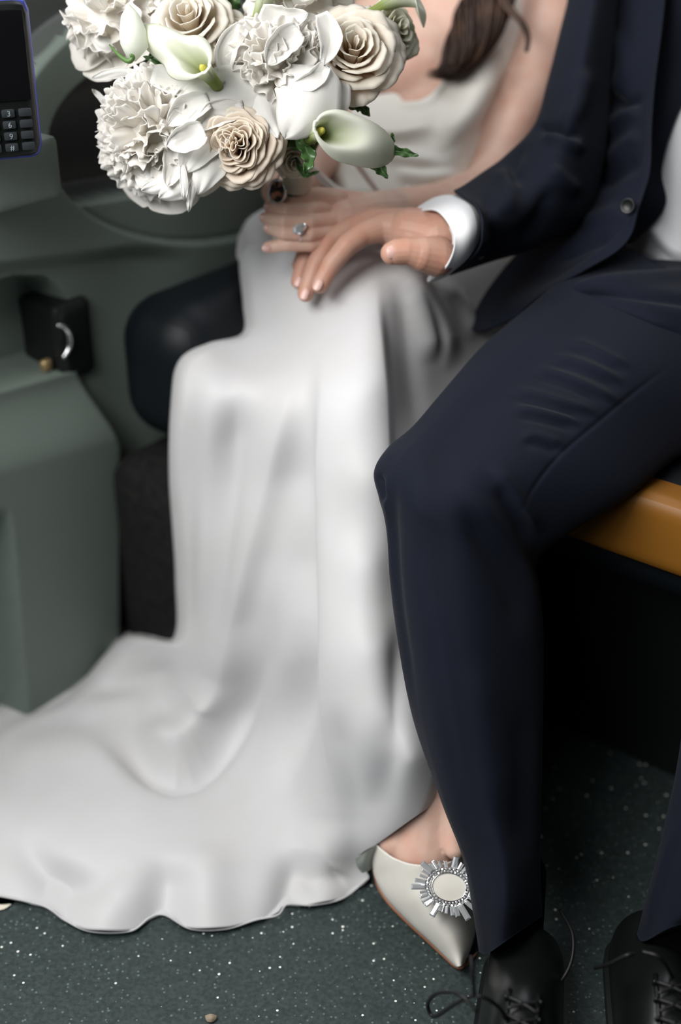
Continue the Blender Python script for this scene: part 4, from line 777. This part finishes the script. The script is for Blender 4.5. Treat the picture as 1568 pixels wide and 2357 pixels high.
calla(W(476,166,1.118), None, None, 'calla lily with upswept tip above the cream rose', .030, .050, TOC+RX*-.25+UP*.12, 2.45, tipk=1.5, off=.40, tw=.30)
calla(W(600,10,1.16), None, None, None, .024, .06, TOC*.5+RX*.3+UP*.8, 1.2, tipk=.8, spad=False)
calla(W(905,-5,1.19), None, None, None, .024, .06, TOC*.4+RX*.8+UP*.4, 0.6, tipk=.8, spad=False)
# closed calla bud with a curled green tip, upper left
bd = empty('flower_bud', W(298,80,1.14), parent=bq)
q = np.array([(296,12),(300,40),(306,75),(310,105),(304,138)], float); V, F = tube(W(q[:, 0], q[:, 1], np.array([1.14,1.135,1.132,1.134,1.14])), [.0015,.0085,.0120,.0125,.004], 20); V_ = V
ob = add_mesh('petal', V, F, M['peony'], bd); colour(ob, np.tile((.84,.86,.78), (len(V), 1)))
q = cr(np.array([(252,103,1.138),(275,128,1.128),(296,141,1.122),(306,132,1.120),(300,126,1.118)]), 24); V, F = tube(W(q[:, 0], q[:, 1], q[:, 2]), .0004+.0019*np.sin(np.linspace(0.1, 2.6, 24)), 8); add_mesh('curled_tip', V, F, M['stem'], bd)
# leaves
def leaf(pts, wpx, d0, d1, wav=3, seed=0):
    n, m = 26, 11; rr = random.Random(seed); q = cr(np.array(pts, float), n); t = np.gradient(q, axis=0); t /= np.linalg.norm(t, axis=1, keepdims=True)+1e-9; nn = np.stack([-t[:, 1], t[:, 0]], 1)
    s = np.linspace(0, 1, n); wd = wpx*np.sin(np.pi*(s**.85))**.75*(1+.22*np.sin(s*wav*6.28+rr.uniform(0, 6)))+.6; a = np.linspace(-1, 1, m)
    X_ = q[:, :1]+nn[:, :1]*a*wd[:, None]; Y_ = q[:, 1:]+nn[:, 1:]*a*wd[:, None]
    D = (d0+(d1-d0)*s)[:, None]-.004*np.abs(a)[None]*np.sin(np.pi*s)[:, None]+.0025*np.sin(s*wav*6.28)[:, None]*a[None]
    add_mesh('leaf', W(X_, Y_, D).reshape(-1, 3), gridF(n, m), M['green'], bq, mod=[solid(0.0006, 0)])
for i, (p, w_, d0, d1) in enumerate([([(680,318),(705,345),(712,372),(700,398)],15,1.17,1.155), ([(640,315),(665,330),(700,325)],10,1.19,1.18), ([(800,245),(830,245),(852,268)],12,1.19,1.19), ([(850,345),(862,375),(878,392),(893,411)],13,1.175,1.17),
     ([(885,330),(905,345),(935,352),(964,358)],10,1.175,1.17), ([(890,340),(902,325),(903,305)],6,1.18,1.18), ([(760,200),(775,225),(790,250)],14,1.20,1.20), ([(480,185),(500,205),(500,215)],10,1.17,1.17), ([(450,10),(478,5),(500,20)],16,1.20,1.20),
     ([(330,130),(370,140),(360,120),(400,110)],10,1.17,1.17), ([(680,360),(700,400),(735,395)],6,1.20,1.20), ([(600,220),(560,230),(500,210)],14,1.21,1.21)]):
    leaf(p, w_, d0, d1, 3, i)
# foliage and stems between the blooms, then the wrapped handle
def cone_between(p0, p1, r0, r1, name, m, par, k=14, n=24): 
    P = np.array([np.array(p0)*(1-t)+np.array(p1)*t for t in np.linspace(0, 1, k)]); V, F = tube(P, np.linspace(r0, r1, k), n); return add_mesh(name, V, F, m, par)
for i in range(34):
    a = i*2.4; r = .8*math.sqrt((i+.5)/34); x, y = 560+r*330*math.cos(a), 150+r*230*math.sin(a)
    if (x-560)**2/330**2+(y-170)**2/230**2 > .62: continue
    leaf([(x, y), (x+25*math.cos(a*1.7), y+25*math.sin(a*1.7)), (x+55*math.cos(a*1.7), y+50*math.sin(a*1.7))], 20, 1.235, 1.225, 2, i)
    p0 = W(x, y, 1.24); p1 = W(684+10*math.cos(a), 408, 1.272+.008*math.sin(a)); cone_between(p0, p1, .0022, .0022, 'stem', M['stem'], bq, 6, 8)
hd0, hd1, hd2 = W(686,385,1.262), W(672,470,1.287), W(650,556,1.305)
cone_between(hd0, W(683,436,1.276), .0150, .0145, 'ribbon_wrap', M['ribbon'], bq); cone_between(W(683,430,1.276), hd1, .0142, .0138, 'stem_bundle', M['green'], bq); cone_between(W(677,448,1.282), hd2, .0140, .0110, 'ribbon_wrap', M['ribbon'], bq)
for k in range(7): cone_between(hd2+np.array([.005*math.cos(k), .005*math.sin(k), 0]), W(640+3*math.cos(k), 562+3*math.sin(k*2), 1.31), .003, .0028, 'stem', M['stem'], bq, 3, 8)
# ribbon tails
def strip(pts, wpx, name, m, par, th=.0008):
    q = cr(np.array(pts, float), 30); t = np.gradient(q[:, :2], axis=0); t /= np.linalg.norm(t, axis=1, keepdims=True); nn = np.stack([-t[:, 1], t[:, 0]], 1); a = np.linspace(-1, 1, 5)
    X_ = q[:, :1]+nn[:, :1]*a*wpx; Y_ = q[:, 1:2]+nn[:, 1:]*a*wpx; add_mesh(name, W(X_, Y_, q[:, 2:3]+.002*a**2).reshape(-1, 3), gridF(30, 5), m, par, mod=[solid(th, 0)])
strip([(800,345,1.30),(828,385,1.33),(858,425,1.36),(890,462,1.385)], 7, 'ribbon_tail', M['white_ribbon'], bq)
strip([(705,380,1.27),(725,395,1.30),(735,405,1.33),(770,435,1.36),(800,450,1.375)], 9, 'ribbon_tail', M['white_ribbon'], bq)
# photo charm hanging at the stems
ch = empty('photo_charm', W(638,425,1.262), 'small oval silver photo charm hanging from the bouquet stems', 'charm')
cc = W(638,441,1.256); nrm = C0-cc; nrm /= np.linalg.norm(nrm); ax1 = RX-nrm*(RX @ nrm)+UP*.0; ax1 /= np.linalg.norm(ax1); ax2 = np.cross(nrm, ax1)
th = np.linspace(0, 2*math.pi, 40); V, F = tube([cc+ax1*.0082*math.cos(t)+ax2*.0112*math.sin(t) for t in th], .0014, 8); add_mesh('frame', V, F, M['silver'], ch)
V = np.array([cc-nrm*.0008+0*ax1]+[cc-nrm*.0008+ax1*.0080*math.cos(t)+ax2*.011*math.sin(t) for t in th[:-1]]); add_mesh('portrait', V, [[0, 1+i, 1+(i+1) % 39] for i in range(39)], M['pict'], ch, mod=[solid(.001, 1)])
V, F = tube([W(638,414,1.257), W(642,404,1.259), W(650,396,1.258)], .0008, 6); add_mesh('loop', V, F, M['silver'], ch)

# litter on the floor
P = sheet([[(472,2338,dz(472,2338,.004)),(485,2334,dz(485,2334,.006)),(500,2338,dz(500,2338,.003))], [(474,2346,dz(474,2346,.003)),(487,2344,dz(487,2344,.005)),(498,2346,dz(498,2346,.002))], [(478,2352,dz(478,2352,.002)),(486,2353,dz(486,2353,.002)),(492,2351,dz(492,2351,.002))]], 12, 12, ())
tag(add_mesh('leaf_scrap', P.reshape(-1, 3), gridF(12, 12), M['dry'], mod=[solid(.0008, 0)]), 'tiny pale dried leaf scrap on the speckled floor', 'leaf')
